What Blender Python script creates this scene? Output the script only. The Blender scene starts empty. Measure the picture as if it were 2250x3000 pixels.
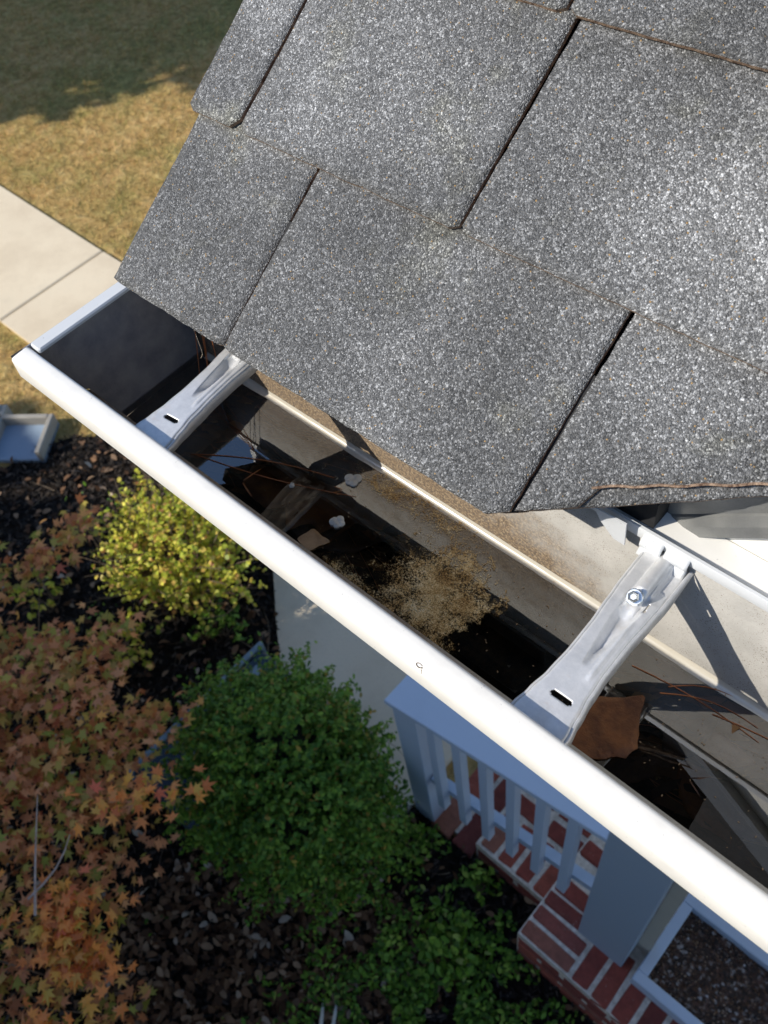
import bpy, math, random
import numpy as np
from mathutils import Vector, Matrix, noise

# ------------------------------------------------------------------ camera, sky, sun
H = 4.10                       # height of the camera above the lawn; all z values below are relative to it
S = bpy.context.scene
COL = S.collection
F = 2645.48                    # focal length in pixels of the 2250 x 3000 photograph
RM = np.array([[0.7376714791454814, 0.6668146576595462, -0.10582533338336346],
               [0.4962722614600922, -0.6417926061166427, -0.584650402581999],
               [-0.45777137455350286, 0.3787617497377344, -0.8043537191901374]])
cam = bpy.data.cameras.new('camera')
cam_o = bpy.data.objects.new('camera', cam); COL.objects.link(cam_o)
m = Matrix((( RM[0,0], -RM[1,0], -RM[2,0], 0),
            ( RM[0,1], -RM[1,1], -RM[2,1], 0),
            ( RM[0,2], -RM[1,2], -RM[2,2], H),
            (0,0,0,1)))
cam_o.matrix_world = m
cam.sensor_fit = 'VERTICAL'; cam.sensor_height = 36; cam.lens = 36*F/3000
cam.clip_start = .02; cam.clip_end = 300
cam.dof.use_dof = True; cam.dof.focus_distance = .64; cam.dof.aperture_fstop = 15
S.camera = cam_o

SUN = Vector((.62, 1.0, -.83)).normalized()          # direction the light travels
W = bpy.data.worlds.new('World'); S.world = W; W.use_nodes = True
nt = W.node_tree; nt.nodes.clear()
sky = nt.nodes.new('ShaderNodeTexSky'); sky.sky_type = 'NISHITA'; sky.sun_disc = False
sky.sun_elevation = math.asin(-SUN.z); sky.sun_rotation = math.atan2(-SUN.x, -SUN.y)
sky.air_density = 1.0; sky.dust_density = .6; sky.ozone_density = 3.0
bg = nt.nodes.new('ShaderNodeBackground'); bg.inputs[1].default_value = .15
wo = nt.nodes.new('ShaderNodeOutputWorld')
nt.links.new(sky.outputs[0], bg.inputs[0]); nt.links.new(bg.outputs[0], wo.inputs[0])
sl = bpy.data.lights.new('sun', 'SUN'); sl.energy = 4.2; sl.angle = math.radians(.53); sl.color = (1, .93, .82)
so = bpy.data.objects.new('sun', sl); COL.objects.link(so)
so.rotation_euler = SUN.to_track_quat('-Z', 'Y').to_euler(); so.location = (-6, -8, 12)
S.view_settings.view_transform = 'Standard'; S.view_settings.look = 'None'
S.view_settings.gamma = 1; S.view_settings.use_curve_mapping = False; S.view_settings.exposure = .36
S.render.engine = 'CYCLES'

rnd = random.Random(11); RS = np.random.RandomState(5)

# ------------------------------------------------------------------ materials
def nodes(name):
    M = bpy.data.materials.new(name); M.use_nodes = True; t = M.node_tree
    return M, t, t.nodes['Principled BSDF'], t.nodes['Material Output']
def lnk(t, a, b): t.links.new(a, b)
def pos(t):
    return t.nodes.new('ShaderNodeNewGeometry').outputs['Position']
def nz(t, scale, detail=4, rough=.55, vec=None, stretch=None):
    n = t.nodes.new('ShaderNodeTexNoise'); n.inputs['Scale'].default_value = scale
    n.inputs['Detail'].default_value = detail; n.inputs['Roughness'].default_value = rough
    v = vec or pos(t)
    if stretch:
        mp = t.nodes.new('ShaderNodeMapping'); mp.inputs['Scale'].default_value = stretch
        lnk(t, v, mp.inputs[0]); v = mp.outputs[0]
    lnk(t, v, n.inputs['Vector']); return n.outputs['Fac']
def ramp(t, fac, stops):
    r = t.nodes.new('ShaderNodeValToRGB'); e = r.color_ramp.elements
    while len(e) < len(stops): e.new(.5)
    for i, (p, c) in enumerate(stops):
        e[i].position = p
        c = (c, c, c) if isinstance(c, (int, float)) else c
        e[i].color = (*c, 1)
    lnk(t, fac, r.inputs[0]); return r.outputs[0]
def mixc(t, f, a, b, mode='MIX'):
    n = t.nodes.new('ShaderNodeMix'); n.data_type = 'RGBA'; n.blend_type = mode
    def setv(i, v):
        if isinstance(v, (int, float)) : n.inputs[i].default_value = v if i == 0 else (v, v, v, 1)
        elif isinstance(v, tuple): n.inputs[i].default_value = (*v, 1)
        else: lnk(t, v, n.inputs[i])
    setv(0, f); setv(6, a); setv(7, b); return n.outputs[2]
def mth(t, op, a, b=0., clamp=False):
    n = t.nodes.new('ShaderNodeMath'); n.operation = op; n.use_clamp = clamp
    for i, v in ((0, a), (1, b)):
        if isinstance(v, (int, float)): n.inputs[i].default_value = v
        else: lnk(t, v, n.inputs[i])
    return n.outputs[0]
def bump(t, p, h, dist, strength=1.):
    b = t.nodes.new('ShaderNodeBump'); b.inputs['Distance'].default_value = dist
    b.inputs['Strength'].default_value = strength
    lnk(t, h, b.inputs['Height']); lnk(t, b.outputs[0], p.inputs['Normal']); return b
def simple(name, c1, c2, scale=8, rough=.6, metal=0, bmp=0, bscale=None, spec=.4, stretch=None, lo=.35, hi=.65):
    M, t, p, o = nodes(name)
    f = nz(t, scale, 6, .6, stretch=stretch)
    lnk(t, ramp(t, f, [(lo, c1), (hi, c2)]), p.inputs['Base Color'])
    p.inputs['Roughness'].default_value = rough; p.inputs['Metallic'].default_value = metal
    p.inputs['Specular IOR Level'].default_value = spec
    if bmp: bump(t, p, nz(t, bscale or scale*4, 5, .6, stretch=stretch), bmp)
    return M
def island(name, stops, rough=.55, trans=.25, spec=.3, jitter=30):
    """leaf and chip material: one colour per leaf, some light through the leaf"""
    M, t, p, o = nodes(name)
    g = t.nodes.new('ShaderNodeNewGeometry')
    c = ramp(t, g.outputs['Random Per Island'], stops)
    c = mixc(t, .5, c, ramp(t, nz(t, jitter, 3), [(.3, .45), (.7, 1.)]), 'MULTIPLY')
    lnk(t, c, p.inputs['Base Color']); p.inputs['Roughness'].default_value = rough
    p.inputs['Specular IOR Level'].default_value = spec
    if trans:
        tr = t.nodes.new('ShaderNodeBsdfTranslucent'); lnk(t, c, tr.inputs[0])
        mx = t.nodes.new('ShaderNodeMixShader'); mx.inputs[0].default_value = trans
        lnk(t, p.outputs[0], mx.inputs[1]); lnk(t, tr.outputs[0], mx.inputs[2]); lnk(t, mx.outputs[0], o.inputs[0])
    return M

def mat_shingle():
    M, t, p, o = nodes('asphalt_granules')
    P = pos(t)
    v = t.nodes.new('ShaderNodeTexVoronoi'); v.inputs['Scale'].default_value = 1080
    lnk(t, P, v.inputs['Vector'])
    sep = t.nodes.new('ShaderNodeSeparateColor'); lnk(t, v.outputs['Color'], sep.inputs[0])
    v2 = t.nodes.new('ShaderNodeTexVoronoi'); v2.inputs['Scale'].default_value = 560
    lnk(t, P, v2.inputs['Vector'])
    sep2 = t.nodes.new('ShaderNodeSeparateColor'); lnk(t, v2.outputs['Color'], sep2.inputs[0])
    fine = ramp(t, sep.outputs[0], [(0, .032), (.35, .078), (.62, .135), (.82, .22), (.93, .38), (1, .62)])
    big = ramp(t, sep2.outputs[1], [(0, .08), (.6, .15), (.93, .22), (.985, .6), (1, .7)])
    base = mixc(t, .35, fine, big)
    base = mixc(t, 1., base, (.96, .98, 1.0), 'MULTIPLY')
    # blended light and dark zones of the granule coating, and pale mineral dust
    patch = nz(t, 7.5, 3, .5)
    patch2 = nz(t, 22, 4, .6)
    z = mth(t, 'ADD', mth(t, 'MULTIPLY', patch, .7), mth(t, 'MULTIPLY', patch2, .3))
    k = ramp(t, z, [(.38, .70), (.5, .95), (.62, 1.35)])
    base = mixc(t, 1., base, k, 'MULTIPLY')
    # paler soft zones around set spots on the tabs
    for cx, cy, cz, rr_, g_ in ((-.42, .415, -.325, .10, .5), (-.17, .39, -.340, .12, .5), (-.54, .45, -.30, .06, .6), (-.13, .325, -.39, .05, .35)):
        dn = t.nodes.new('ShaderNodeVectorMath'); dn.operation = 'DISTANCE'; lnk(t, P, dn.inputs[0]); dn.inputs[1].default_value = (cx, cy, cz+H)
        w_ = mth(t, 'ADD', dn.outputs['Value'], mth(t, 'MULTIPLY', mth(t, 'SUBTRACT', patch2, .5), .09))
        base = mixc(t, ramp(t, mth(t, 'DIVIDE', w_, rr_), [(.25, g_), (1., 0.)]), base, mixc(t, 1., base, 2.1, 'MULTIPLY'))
    # brown and ochre odd granules
    odd = ramp(t, sep.outputs[1], [(.992, 0.), (.995, 1.)])
    base = mixc(t, odd, base, (.34, .22, .09))
    # sparse pollen tint
    base = mixc(t, ramp(t, nz(t, 13, 5, .7), [(.56, 0.), (.72, .35)]), base, mixc(t, 1., base, (1.25, 1.2, .78), 'MULTIPLY'))
    lnk(t, base, p.inputs['Base Color'])
    p.inputs['Roughness'].default_value = .5; p.inputs['Specular IOR Level'].default_value = .45
    h = mth(t, 'SUBTRACT', mth(t, 'MULTIPLY', sep.outputs[2], .7), mth(t, 'MULTIPLY', v.outputs['Distance'], 1.0))
    h = mth(t, 'ADD', h, mth(t, 'MULTIPLY', nz(t, 1500, 2), .4))
    bump(t, p, h, .0009, .85)
    return M

def mat_gutter_inside():
    M, t, p, o = nodes('dirty_aluminium')
    P = pos(t); sx = t.nodes.new('ShaderNodeSeparateXYZ'); lnk(t, P, sx.inputs[0])
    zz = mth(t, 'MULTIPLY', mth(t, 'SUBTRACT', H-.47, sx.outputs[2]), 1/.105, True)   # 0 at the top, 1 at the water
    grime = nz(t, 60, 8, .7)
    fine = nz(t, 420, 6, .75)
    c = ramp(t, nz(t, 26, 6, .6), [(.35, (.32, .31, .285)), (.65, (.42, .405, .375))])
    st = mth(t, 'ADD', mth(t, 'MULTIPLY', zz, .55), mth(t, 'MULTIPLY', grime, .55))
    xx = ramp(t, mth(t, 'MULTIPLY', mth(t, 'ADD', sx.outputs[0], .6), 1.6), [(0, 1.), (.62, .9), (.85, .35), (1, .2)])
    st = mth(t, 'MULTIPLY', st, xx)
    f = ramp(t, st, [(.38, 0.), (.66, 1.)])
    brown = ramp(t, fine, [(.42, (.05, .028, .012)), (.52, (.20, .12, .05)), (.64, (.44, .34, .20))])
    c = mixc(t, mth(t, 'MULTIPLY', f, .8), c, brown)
    speck = ramp(t, mth(t, 'ADD', nz(t, 900, 3, .6), mth(t, 'MULTIPLY', mth(t, 'SUBTRACT', grime, .5), .35)), [(.60, 0.), (.66, .85)])
    c = mixc(t, speck, c, (.13, .10, .07))
    lnk(t, c, p.inputs['Base Color']); p.inputs['Roughness'].default_value = .55
    bump(t, p, fine, .0006, .5)
    return M

def mat_sediment():
    M, t, p, o = nodes('gutter_sediment')
    a = nz(t, 55, 8, .75); b = nz(t, 900, 4, .8)
    c = ramp(t, a, [(.35, (.008, .006, .004)), (.50, (.04, .020, .008)), (.66, (.11, .050, .016))])
    c = mixc(t, ramp(t, b, [(.57, 0.), (.70, .8)]), c, (.15, .105, .045))
    lnk(t, c, p.inputs['Base Color']); p.inputs['Roughness'].default_value = .8
    bump(t, p, b, .001, .8); return M

def mat_water():
    M, t, p, o = nodes('standing_water')
    t.nodes.remove(p)
    tr = t.nodes.new('ShaderNodeBsdfTransparent'); tr.inputs[0].default_value = (.93, .90, .84, 1)
    gl = t.nodes.new('ShaderNodeBsdfGlossy'); gl.inputs['Roughness'].default_value = 0
    fr = t.nodes.new('ShaderNodeFresnel'); fr.inputs[0].default_value = 2.75
    mx = t.nodes.new('ShaderNodeMixShader')
    b = t.nodes.new('ShaderNodeBump'); b.inputs['Distance'].default_value = .0002; b.inputs['Strength'].default_value = .10
    lnk(t, nz(t, 45, 2, .5), b.inputs['Height']); lnk(t, b.outputs[0], gl.inputs['Normal'])
    lnk(t, fr.outputs[0], mx.inputs[0]); lnk(t, tr.outputs[0], mx.inputs[1]); lnk(t, gl.outputs[0], mx.inputs[2])
    lnk(t, mx.outputs[0], o.inputs[0]); return M

def mat_meniscus():
    M, t, p, o = nodes('water_edge')
    tr = t.nodes.new('ShaderNodeBsdfTransparent'); tr.inputs[0].default_value = (.9, .87, .8, 1)
    p.inputs['Base Color'].default_value = (.60, .56, .47, 1); p.inputs['Roughness'].default_value = .2  # pale base colour paints in the bright highlight along the water rim
    p.inputs['Specular IOR Level'].default_value = 1.
    p.inputs['Coat Weight'].default_value = 1; p.inputs['Coat Roughness'].default_value = .12
    mx = t.nodes.new('ShaderNodeMixShader'); mx.inputs[0].default_value = .85
    lnk(t, tr.outputs[0], mx.inputs[1]); lnk(t, p.outputs[0], mx.inputs[2]); lnk(t, mx.outputs[0], o.inputs[0])
    return M

def mat_scum():
    M, t, p, o = nodes('pollen_film')
    P = pos(t); sx = t.nodes.new('ShaderNodeSeparateXYZ'); lnk(t, P, sx.inputs[0])
    fine = nz(t, 760, 8, .85); mid = nz(t, 75, 5, .65)
    dn = t.nodes.new('ShaderNodeVectorMath'); dn.operation = 'DISTANCE'
    mp = t.nodes.new('ShaderNodeMapping'); mp.inputs['Location'].default_value = (.243, -.254, -(H-.5745))
    mp.inputs['Scale'].default_value = (.96, 1.06, 1.); lnk(t, P, mp.inputs[0])
    mp.vector_type = 'POINT'
    ln = t.nodes.new('ShaderNodeVectorMath'); ln.operation = 'LENGTH'; lnk(t, mp.outputs[0], ln.inputs[0])
    d = mth(t, 'ADD', ln.outputs['Value'], mth(t, 'MULTIPLY', mth(t, 'SUBTRACT', nz(t, 42, 6, .7), .5), .10))
    body = ramp(t, mth(t, 'MULTIPLY', d, 10), [(.06, .90), (.28, .74), (.44, .58), (.52, 0.)])
    # thin trail drifting toward the far end along the back wall
    y2 = mth(t, 'ABSOLUTE', mth(t, 'SUBTRACT', sx.outputs[1], .292))
    trail = mth(t, 'MULTIPLY', ramp(t, mth(t, 'MULTIPLY', y2, 40), [(.3, .8), (.9, 0.)]),
                ramp(t, mth(t, 'ADD', sx.outputs[0], .5), [(.10, 0.), (.16, .8), (.24, .6), (.30, 0.)]))
    # loose skirt along the front lip
    y3 = mth(t, 'ABSOLUTE', mth(t, 'SUBTRACT', sx.outputs[1], .205))
    skirt = mth(t, 'MULTIPLY', ramp(t, mth(t, 'MULTIPLY', y3, 40), [(.2, .75), (.9, 0.)]),
                ramp(t, mth(t, 'ADD', sx.outputs[0], .5), [(.12, 0.), (.18, .8), (.28, .8), (.31, 0.)]))
    body = mth(t, 'MULTIPLY', body, ramp(t, mth(t, 'ADD', sx.outputs[0], .5), [(.17, .45), (.26, 1.)]))
    cover = mth(t, 'MAXIMUM', body, mth(t, 'MAXIMUM', trail, skirt))
    thr = mth(t, 'SUBTRACT', mth(t, 'ADD', cover, mth(t, 'MULTIPLY', mth(t, 'SUBTRACT', mid, .5), .9)), mth(t, 'ADD', mth(t, 'MULTIPLY', fine, 3.2), -1.02))
    a = mth(t, 'MULTIPLY', thr, 7., True)
    c = ramp(t, mth(t, 'ADD', mth(t, 'MULTIPLY', nz(t, 900, 4, .8), .55), mth(t, 'MULTIPLY', nz(t, 60, 5, .7), .45)), [(.38, (.10, .045, .012)), (.47, (.50, .29, .09)), (.55, (.82, .60, .28)), (.66, (.98, .88, .62))])
    lnk(t, c, p.inputs['Base Color']); p.inputs['Roughness'].default_value = .9
    tr = t.nodes.new('ShaderNodeBsdfTransparent'); mx = t.nodes.new('ShaderNodeMixShader')
    lnk(t, a, mx.inputs[0]); lnk(t, tr.outputs[0], mx.inputs[1]); lnk(t, p.outputs[0], mx.inputs[2])
    lnk(t, mx.outputs[0], o.inputs[0]); return M

def mat_galv():
    M, t, p, o = nodes('galvanised_steel')
    c = ramp(t, nz(t, 160, 6, .7), [(.3, (.62, .63, .64)), (.7, (.78, .78, .78))])
    c = mixc(t, ramp(t, nz(t, 60, 4, .6), [(.60, 0.), (.75, .35)]), c, (.62, .48, .34))
    lnk(t, c, p.inputs['Base Color']); p.inputs['Metallic'].default_value = .45
    p.inputs['Roughness'].default_value = .42
    bump(t, p, nz(t, 240, 5, .7), .0004, .35); return M

def mat_lawn():
    M, t, p, o = nodes('dormant_lawn')
    a = nz(t, 1.1, 5, .6); b = nz(t, 11, 7, .7); d = nz(t, 4, 4, .6)
    gold = ramp(t, b, [(.3, (.44, .26, .09)), (.5, (.70, .45, .18)), (.68, (.86, .64, .30))])
    green = ramp(t, b, [(.3, (.22, .20, .07)), (.55, (.46, .38, .13)), (.7, (.66, .54, .20))])
    f = ramp(t, mth(t, 'ADD', mth(t, 'MULTIPLY', a, .6), mth(t, 'MULTIPLY', d, .4)), [(.42, 0.), (.6, 1.)])
    gap_ = ramp(t, nz(t, 26, 5, .7, stretch=(1, .55, 1)), [(.36, .72), (.5, 1.)])
    lnk(t, mixc(t, 1., mixc(t, f, gold, green), gap_, 'MULTIPLY'), p.inputs['Base Color']); p.inputs['Roughness'].default_value = .9
    p.inputs['Specular IOR Level'].default_value = .1
    bump(t, p, b, .10, 1.); return M

def mat_mulch():
    return simple('dark_mulch', (.006, .005, .0045), (.028, .019, .013), 22, .9, bmp=.03, bscale=60, spec=.15)
def mat_concrete(name='concrete', c1=(.62, .52, .38), c2=(.74, .64, .48)):
    M, t, p, o = nodes(name)
    c = ramp(t, nz(t, 2.2, 6, .65), [(.35, c1), (.65, c2)])
    c = mixc(t, ramp(t, nz(t, 70, 4, .6), [(.6, 0.), (.72, .3)]), c, (.24, .18, .13))
    c = mixc(t, ramp(t, nz(t, 1.1, 5, .7), [(.52, 0.), (.68, .28)]), c, (.30, .25, .18))
    lnk(t, c, p.inputs['Base Color']); p.inputs['Roughness'].default_value = .85
    bump(t, p, nz(t, 90, 5, .7), .003, .5); return M
def mat_brick():
    M, t, p, o = nodes('red_brick')
    oi = t.nodes.new('ShaderNodeObjectInfo')
    c = ramp(t, oi.outputs['Random'], [(0, (.15, .035, .028)), (.35, (.25, .055, .04)), (.7, (.32, .080, .050)), (.9, (.20, .06, .05)), (1, (.34, .15, .09))])
    c = mixc(t, .8, c, ramp(t, nz(t, 26, 6, .7), [(.3, .6), (.7, 1.25)]), 'MULTIPLY')
    c = mixc(t, ramp(t, nz(t, 60, 5, .7), [(.62, 0.), (.74, .6)]), c, (.40, .34, .28))
    lnk(t, c, p.inputs['Base Color']); p.inputs['Roughness'].default_value = .9
    bump(t, p, nz(t, 180, 5, .7), .003, .6); return M
def mat_paint(name, c, dirt=.12, rough=.45, sc=9):
    M, t, p, o = nodes(name)
    cc = mixc(t, ramp(t, nz(t, sc, 6, .65), [(.5, 0.), (.75, dirt)]), c, tuple(x*.55 for x in c))
    cc = mixc(t, ramp(t, nz(t, 420, 3, .5), [(.70, 0.), (.74, .5)]), cc, tuple(x*.4 for x in c))
    lnk(t, cc, p.inputs['Base Color']); p.inputs['Roughness'].default_value = rough
    bump(t, p, nz(t, 60, 3, .5), .0006, .3); return M

MT = dict(
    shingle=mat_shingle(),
    shingle_edge=simple('shingle_fibre_edge', (.10, .055, .035), (.42, .30, .21), 260, .9, bmp=.001, bscale=900),
    gin=mat_gutter_inside(), sed=mat_sediment(), water=mat_water(), men=mat_meniscus(), scum=mat_scum(), galv=mat_galv(),
    lip=mat_paint('white_gutter_enamel', (.86, .84, .79), .22, .38, 40),
    cap=mat_paint('grey_white_enamel', (.60, .62, .64), .15, .4, 20),
    capin=simple('shade_toned_end_cap', (.20, .20, .22), (.32, .31, .31), 40, .7, bmp=.0004, bscale=300),  # end cap inside coloured darker to stand for the shade in there
    grime=simple('lip_grime', (.10, .07, .045), (.30, .24, .17), 90, .8, bmp=.0006, bscale=500),
    fascia=mat_paint('white_trim_paint', (.80, .79, .75), .08, .5, 9),
    rail=mat_paint('pale_blue_railing', (.42, .52, .66), .10, .5, 7),  # one even pale blue tone for railing and tray frame
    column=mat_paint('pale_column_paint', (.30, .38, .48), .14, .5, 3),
    beige=mat_paint('beige_paint', (.56, .51, .42), .2, .6, 8),
    metal=simple('slate_coated_metal', (.16, .165, .165), (.21, .215, .21), 40, .35, .3, spec=.5, bmp=.0002, bscale=700),
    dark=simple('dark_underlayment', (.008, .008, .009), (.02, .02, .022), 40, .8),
    screw=simple('zinc_screw', (.62, .66, .68), (.78, .82, .84), 200, .22, .9),
    lawn=mat_lawn(), mulch=mat_mulch(), concrete=mat_concrete(), brick=mat_brick(),
    mortar=simple('pale_mortar', (.46, .42, .36), (.72, .67, .60), 50, .95, bmp=.004, bscale=140),
    aggregate=None,
    boxwood=island('boxwood_leaf', [(0, (.045, .115, .014)), (.4, (.11, .25, .028)), (.75, (.24, .40, .045)), (.93, (.15, .24, .04)), (.965, (.40, .30, .05)), (1, (.45, .24, .05))], .5, .25),
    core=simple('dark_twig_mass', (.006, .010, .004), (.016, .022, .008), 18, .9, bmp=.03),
    yellow=island('yellow_shrub_leaf', [(0, (.26, .34, .04)), (.3, (.54, .60, .06)), (.7, (.86, .80, .12)), (.9, (.84, .60, .16)), (1, (.50, .22, .08))], .45, .3),
    maple=island('maple_leaf', [(0, (.50, .18, .07)), (.2, (.68, .27, .11)), (.42, (.84, .38, .18)), (.6, (.76, .40, .12)), (.78, (.56, .42, .09)), (.93, (.34, .38, .07)), (1, (.66, .16, .10))], .5, .35, jitter=9),
    cover=island('ground_cover_leaf', [(0, (.04, .09, .012)), (.45, (.11, .24, .025)), (.8, (.20, .38, .04)), (.95, (.34, .48, .07)), (1, (.36, .42, .12))], .5, .2),
    litter=island('dead_leaf', [(0, (.05, .024, .014)), (.4, (.13, .065, .032)), (.75, (.24, .135, .075)), (.93, (.40, .27, .17)), (1, (.55, .47, .38))], .8, .1),
    chip=island('mulch_chip', [(0, (.005, .004, .004)), (.5, (.018, .013, .010)), (.85, (.045, .033, .027)), (1, (.14, .11, .09))], .8, 0),
    grass=island('grass_blade', [(0, (.32, .18, .06)), (.3, (.64, .40, .15)), (.65, (.82, .60, .26)), (.85, (.50, .45, .13)), (1, (.30, .33, .10))], .8, .25),
    bark=simple('twig_bark', (.10, .07, .045), (.24, .18, .12), 30, .9, bmp=.004, stretch=(1, 1, .2)),
    needle=simple('pine_needle', (.26, .08, .025), (.50, .17, .055), 60, .5),
    wetleaf=simple('soaked_brown_leaf', (.20, .065, .018), (.50, .18, .04), 45, .5, bmp=.0006, bscale=260),
    wetleaf_dark=simple('black_soaked_leaf', (.05, .022, .010), (.18, .075, .028), 60, .5, bmp=.0006, bscale=260),
    floatleaf=simple('floating_brown_leaf', (.09, .028, .008), (.24, .085, .022), 60, .45, bmp=.0012, bscale=200),
    tanleaf=simple('tan_dry_leaf', (.30, .18, .085), (.46, .30, .16), 60, .7, bmp=.0005, bscale=300),
    blob=simple('pale_petal', (.42, .42, .38), (.60, .60, .55), 120, .3, spec=.6),
    blue=simple('navy_plastic', (.006, .022, .04), (.012, .035, .06), 9, .35, spec=.5),
    bluerim=simple('worn_blue_rim', (.10, .16, .22), (.22, .30, .36), 14, .5),
    splash=mat_concrete('grey_splash_block', (.28, .26, .23), (.38, .36, .32)),
    bluish=mat_paint('shade_blue_block_base', (.26, .34, .44), .1, .5, 8),  # splash block base tinted blue for the shade inside it
    siding=mat_paint('neighbour_siding', (.50, .50, .48), .1, .6, 2),
    treeleaf=island('shade_tree_leaf', [(0, (.03, .06, .015)), (.6, (.07, .10, .02)), (1, (.16, .13, .03))], .6, .2),
)
def mat_aggregate():
    M, t, p, o = nodes('speckled_potting_gravel')
    P = pos(t); v = t.nodes.new('ShaderNodeTexVoronoi'); v.inputs['Scale'].default_value = 95; lnk(t, P, v.inputs['Vector'])
    s = t.nodes.new('ShaderNodeSeparateColor'); lnk(t, v.outputs['Color'], s.inputs[0])
    c = ramp(t, s.outputs[0], [(0, (.02, .013, .010)), (.5, (.055, .032, .022)), (.8, (.10, .05, .035)), (.93, (.20, .17, .15)), (1, (.42, .42, .42))])
    c = mixc(t, .8, c, ramp(t, nz(t, 14, 4, .6), [(.3, .6), (.7, 1.4)]), 'MULTIPLY')
    lnk(t, c, p.inputs['Base Color']); p.inputs['Roughness'].default_value = .7
    bump(t, p, mth(t, 'SUBTRACT', s.outputs[1], v.outputs['Distance']), .006, .9); return M
MT['aggregate'] = mat_aggregate()

# ------------------------------------------------------------------ object helpers
WO = {}
def setp(o, label=None, cat=None, group=None, kind=None):
    if label: o['label'] = label
    if cat: o['category'] = cat
    if group: o['group'] = group
    if kind: o['kind'] = kind
    return o
def thing(name, label, cat, base, group=None):
    o = bpy.data.objects.new(name, None); COL.objects.link(o)
    o.empty_display_size = .05
    WO[o] = Vector((base[0], base[1], base[2] + H)); o.location = WO[o]
    return setp(o, label, cat, group)
def link(name, me, parent=None, mats=None, smooth=False, kind=None):
    """vertices of me are in camera-relative metres; the object origin goes to its thing's base"""
    o = bpy.data.objects.new(name, me); COL.objects.link(o)
    for mm in (mats or []): me.materials.append(mm)
    if smooth: me.polygons.foreach_set('use_smooth', [True]*len(me.polygons))
    if parent is None:
        n = len(me.vertices); co = np.empty(n*3); me.vertices.foreach_get('co', co); co = co.reshape(-1, 3)
        b = np.array([(co[:,0].min()+co[:,0].max())/2, (co[:,1].min()+co[:,1].max())/2, co[:,2].min()])
        co = co - b; me.vertices.foreach_set('co', co.ravel()); me.update()
        WO[o] = Vector((b[0], b[1], b[2] + H)); o.location = WO[o]
    else:
        o.parent = parent; WO[o] = Vector((0, 0, H)); o.location = WO[o] - WO[parent]
    if kind: o['kind'] = kind
    return o
def mesh(vs, fs, name='m'):
    me = bpy.data.meshes.new(name); me.from_pydata([tuple(v) for v in vs], [], fs); me.update(); return me
class MB:
    def __init__(s): s.v = []; s.f = []; s.mi = []
    def add(s, vs, fs, mi=0):
        b = len(s.v); s.v += [tuple(v) for v in vs]; s.f += [tuple(i+b for i in f) for f in fs]; s.mi += [mi]*len(fs); return s
    def box(s, x0, x1, y0, y1, z0, z1, mi=0, jit=0):
        v = [(x, y, z) for x in (x0, x1) for y in (y0, y1) for z in (z0, z1)]
        if jit: v = [(a+rnd.uniform(-jit, jit), b+rnd.uniform(-jit, jit), c+rnd.uniform(-jit, jit)) for a, b, c in v]
        return s.add(v, [(0,1,3,2),(4,6,7,5),(0,4,5,1),(2,3,7,6),(0,2,6,4),(1,5,7,3)], mi)
    def bbox(s, x0, x1, y0, y1, z0, z1, b=.004, mi=0):
        """box with chamfered top edges and vertical edges"""
        def ring(i, z): return [(x0+i+b, y0+i, z), (x1-i-b, y0+i, z), (x1-i, y0+i+b, z), (x1-i, y1-i-b, z), (x1-i-b, y1-i, z), (x0+i+b, y1-i, z), (x0+i, y1-i-b, z), (x0+i, y0+i+b, z)]
        v = ring(0, z0) + ring(0, z1-b) + ring(b, z1); f = [tuple(range(7, -1, -1)), tuple(range(16, 24))]
        for k in (0, 8):
            for i in range(8): f.append((k+i, k+(i+1) % 8, k+8+(i+1) % 8, k+8+i))
        return s.add(v, f, mi)
    def extr(s, prof, xs, closed=False, mi=0, wob=0):
        n = len(prof); b = []
        for i, x in enumerate(xs):
            for (y, z) in prof:
                w = noise.noise(Vector((x*6, y*3, 7.7)))*wob
                b.append((x, y + w, z + noise.noise(Vector((x*5, 3.3, z*3)))*wob))
        fs = []
        for i in range(len(xs)-1):
            for j in range(n if closed else n-1):
                k = (j+1) % n; fs.append((i*n+j, (i+1)*n+j, (i+1)*n+k, i*n+k))
        if closed: fs += [tuple(range(n)), tuple(range((len(xs)-1)*n+n-1, (len(xs)-1)*n-1, -1))]
        return s.add(b, fs, mi)
    def tube(s, pts, r, n=6, mi=0, taper=None, caps=True):
        pts = [Vector(p) for p in pts]; vs = []
        for i, p in enumerate(pts):
            d = (pts[min(i+1, len(pts)-1)] - pts[max(i-1, 0)]).normalized()
            a = d.orthogonal().normalized() if i == 0 else (a - d*a.dot(d)).normalized()
            b = d.cross(a); rr = r*(1 if taper is None else 1+(taper-1)*i/(len(pts)-1))
            for k in range(n):
                q = 2*math.pi*k/n; vs.append(p + (a*math.cos(q)+b*math.sin(q))*rr)
        fs = [(i*n+k, i*n+(k+1) % n, (i+1)*n+(k+1) % n, (i+1)*n+k) for i in range(len(pts)-1) for k in range(n)]
        if caps: fs += [tuple(range(n-1, -1, -1)), tuple(range((len(pts)-1)*n, len(pts)*n))]
        return s.add(vs, fs, mi)
    def build(s, name, mats, parent=None, smooth=False, kind=None):
        me = mesh(s.v, s.f, name); me.polygons.foreach_set('material_index', s.mi) if s.mi else None
        return link(name, me, parent, mats if isinstance(mats, list) else [mats], smooth, kind)
def autosmooth(o, ang=35):
    me = o.data; me.polygons.foreach_set('use_smooth', [True]*len(me.polygons))
    try: me.set_sharp_from_angle(angle=math.radians(ang))
    except Exception: pass
def frange(a, b, st):
    n = max(1, int(round((b-a)/st))); return [a+(b-a)*i/n for i in range(n+1)]
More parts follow.
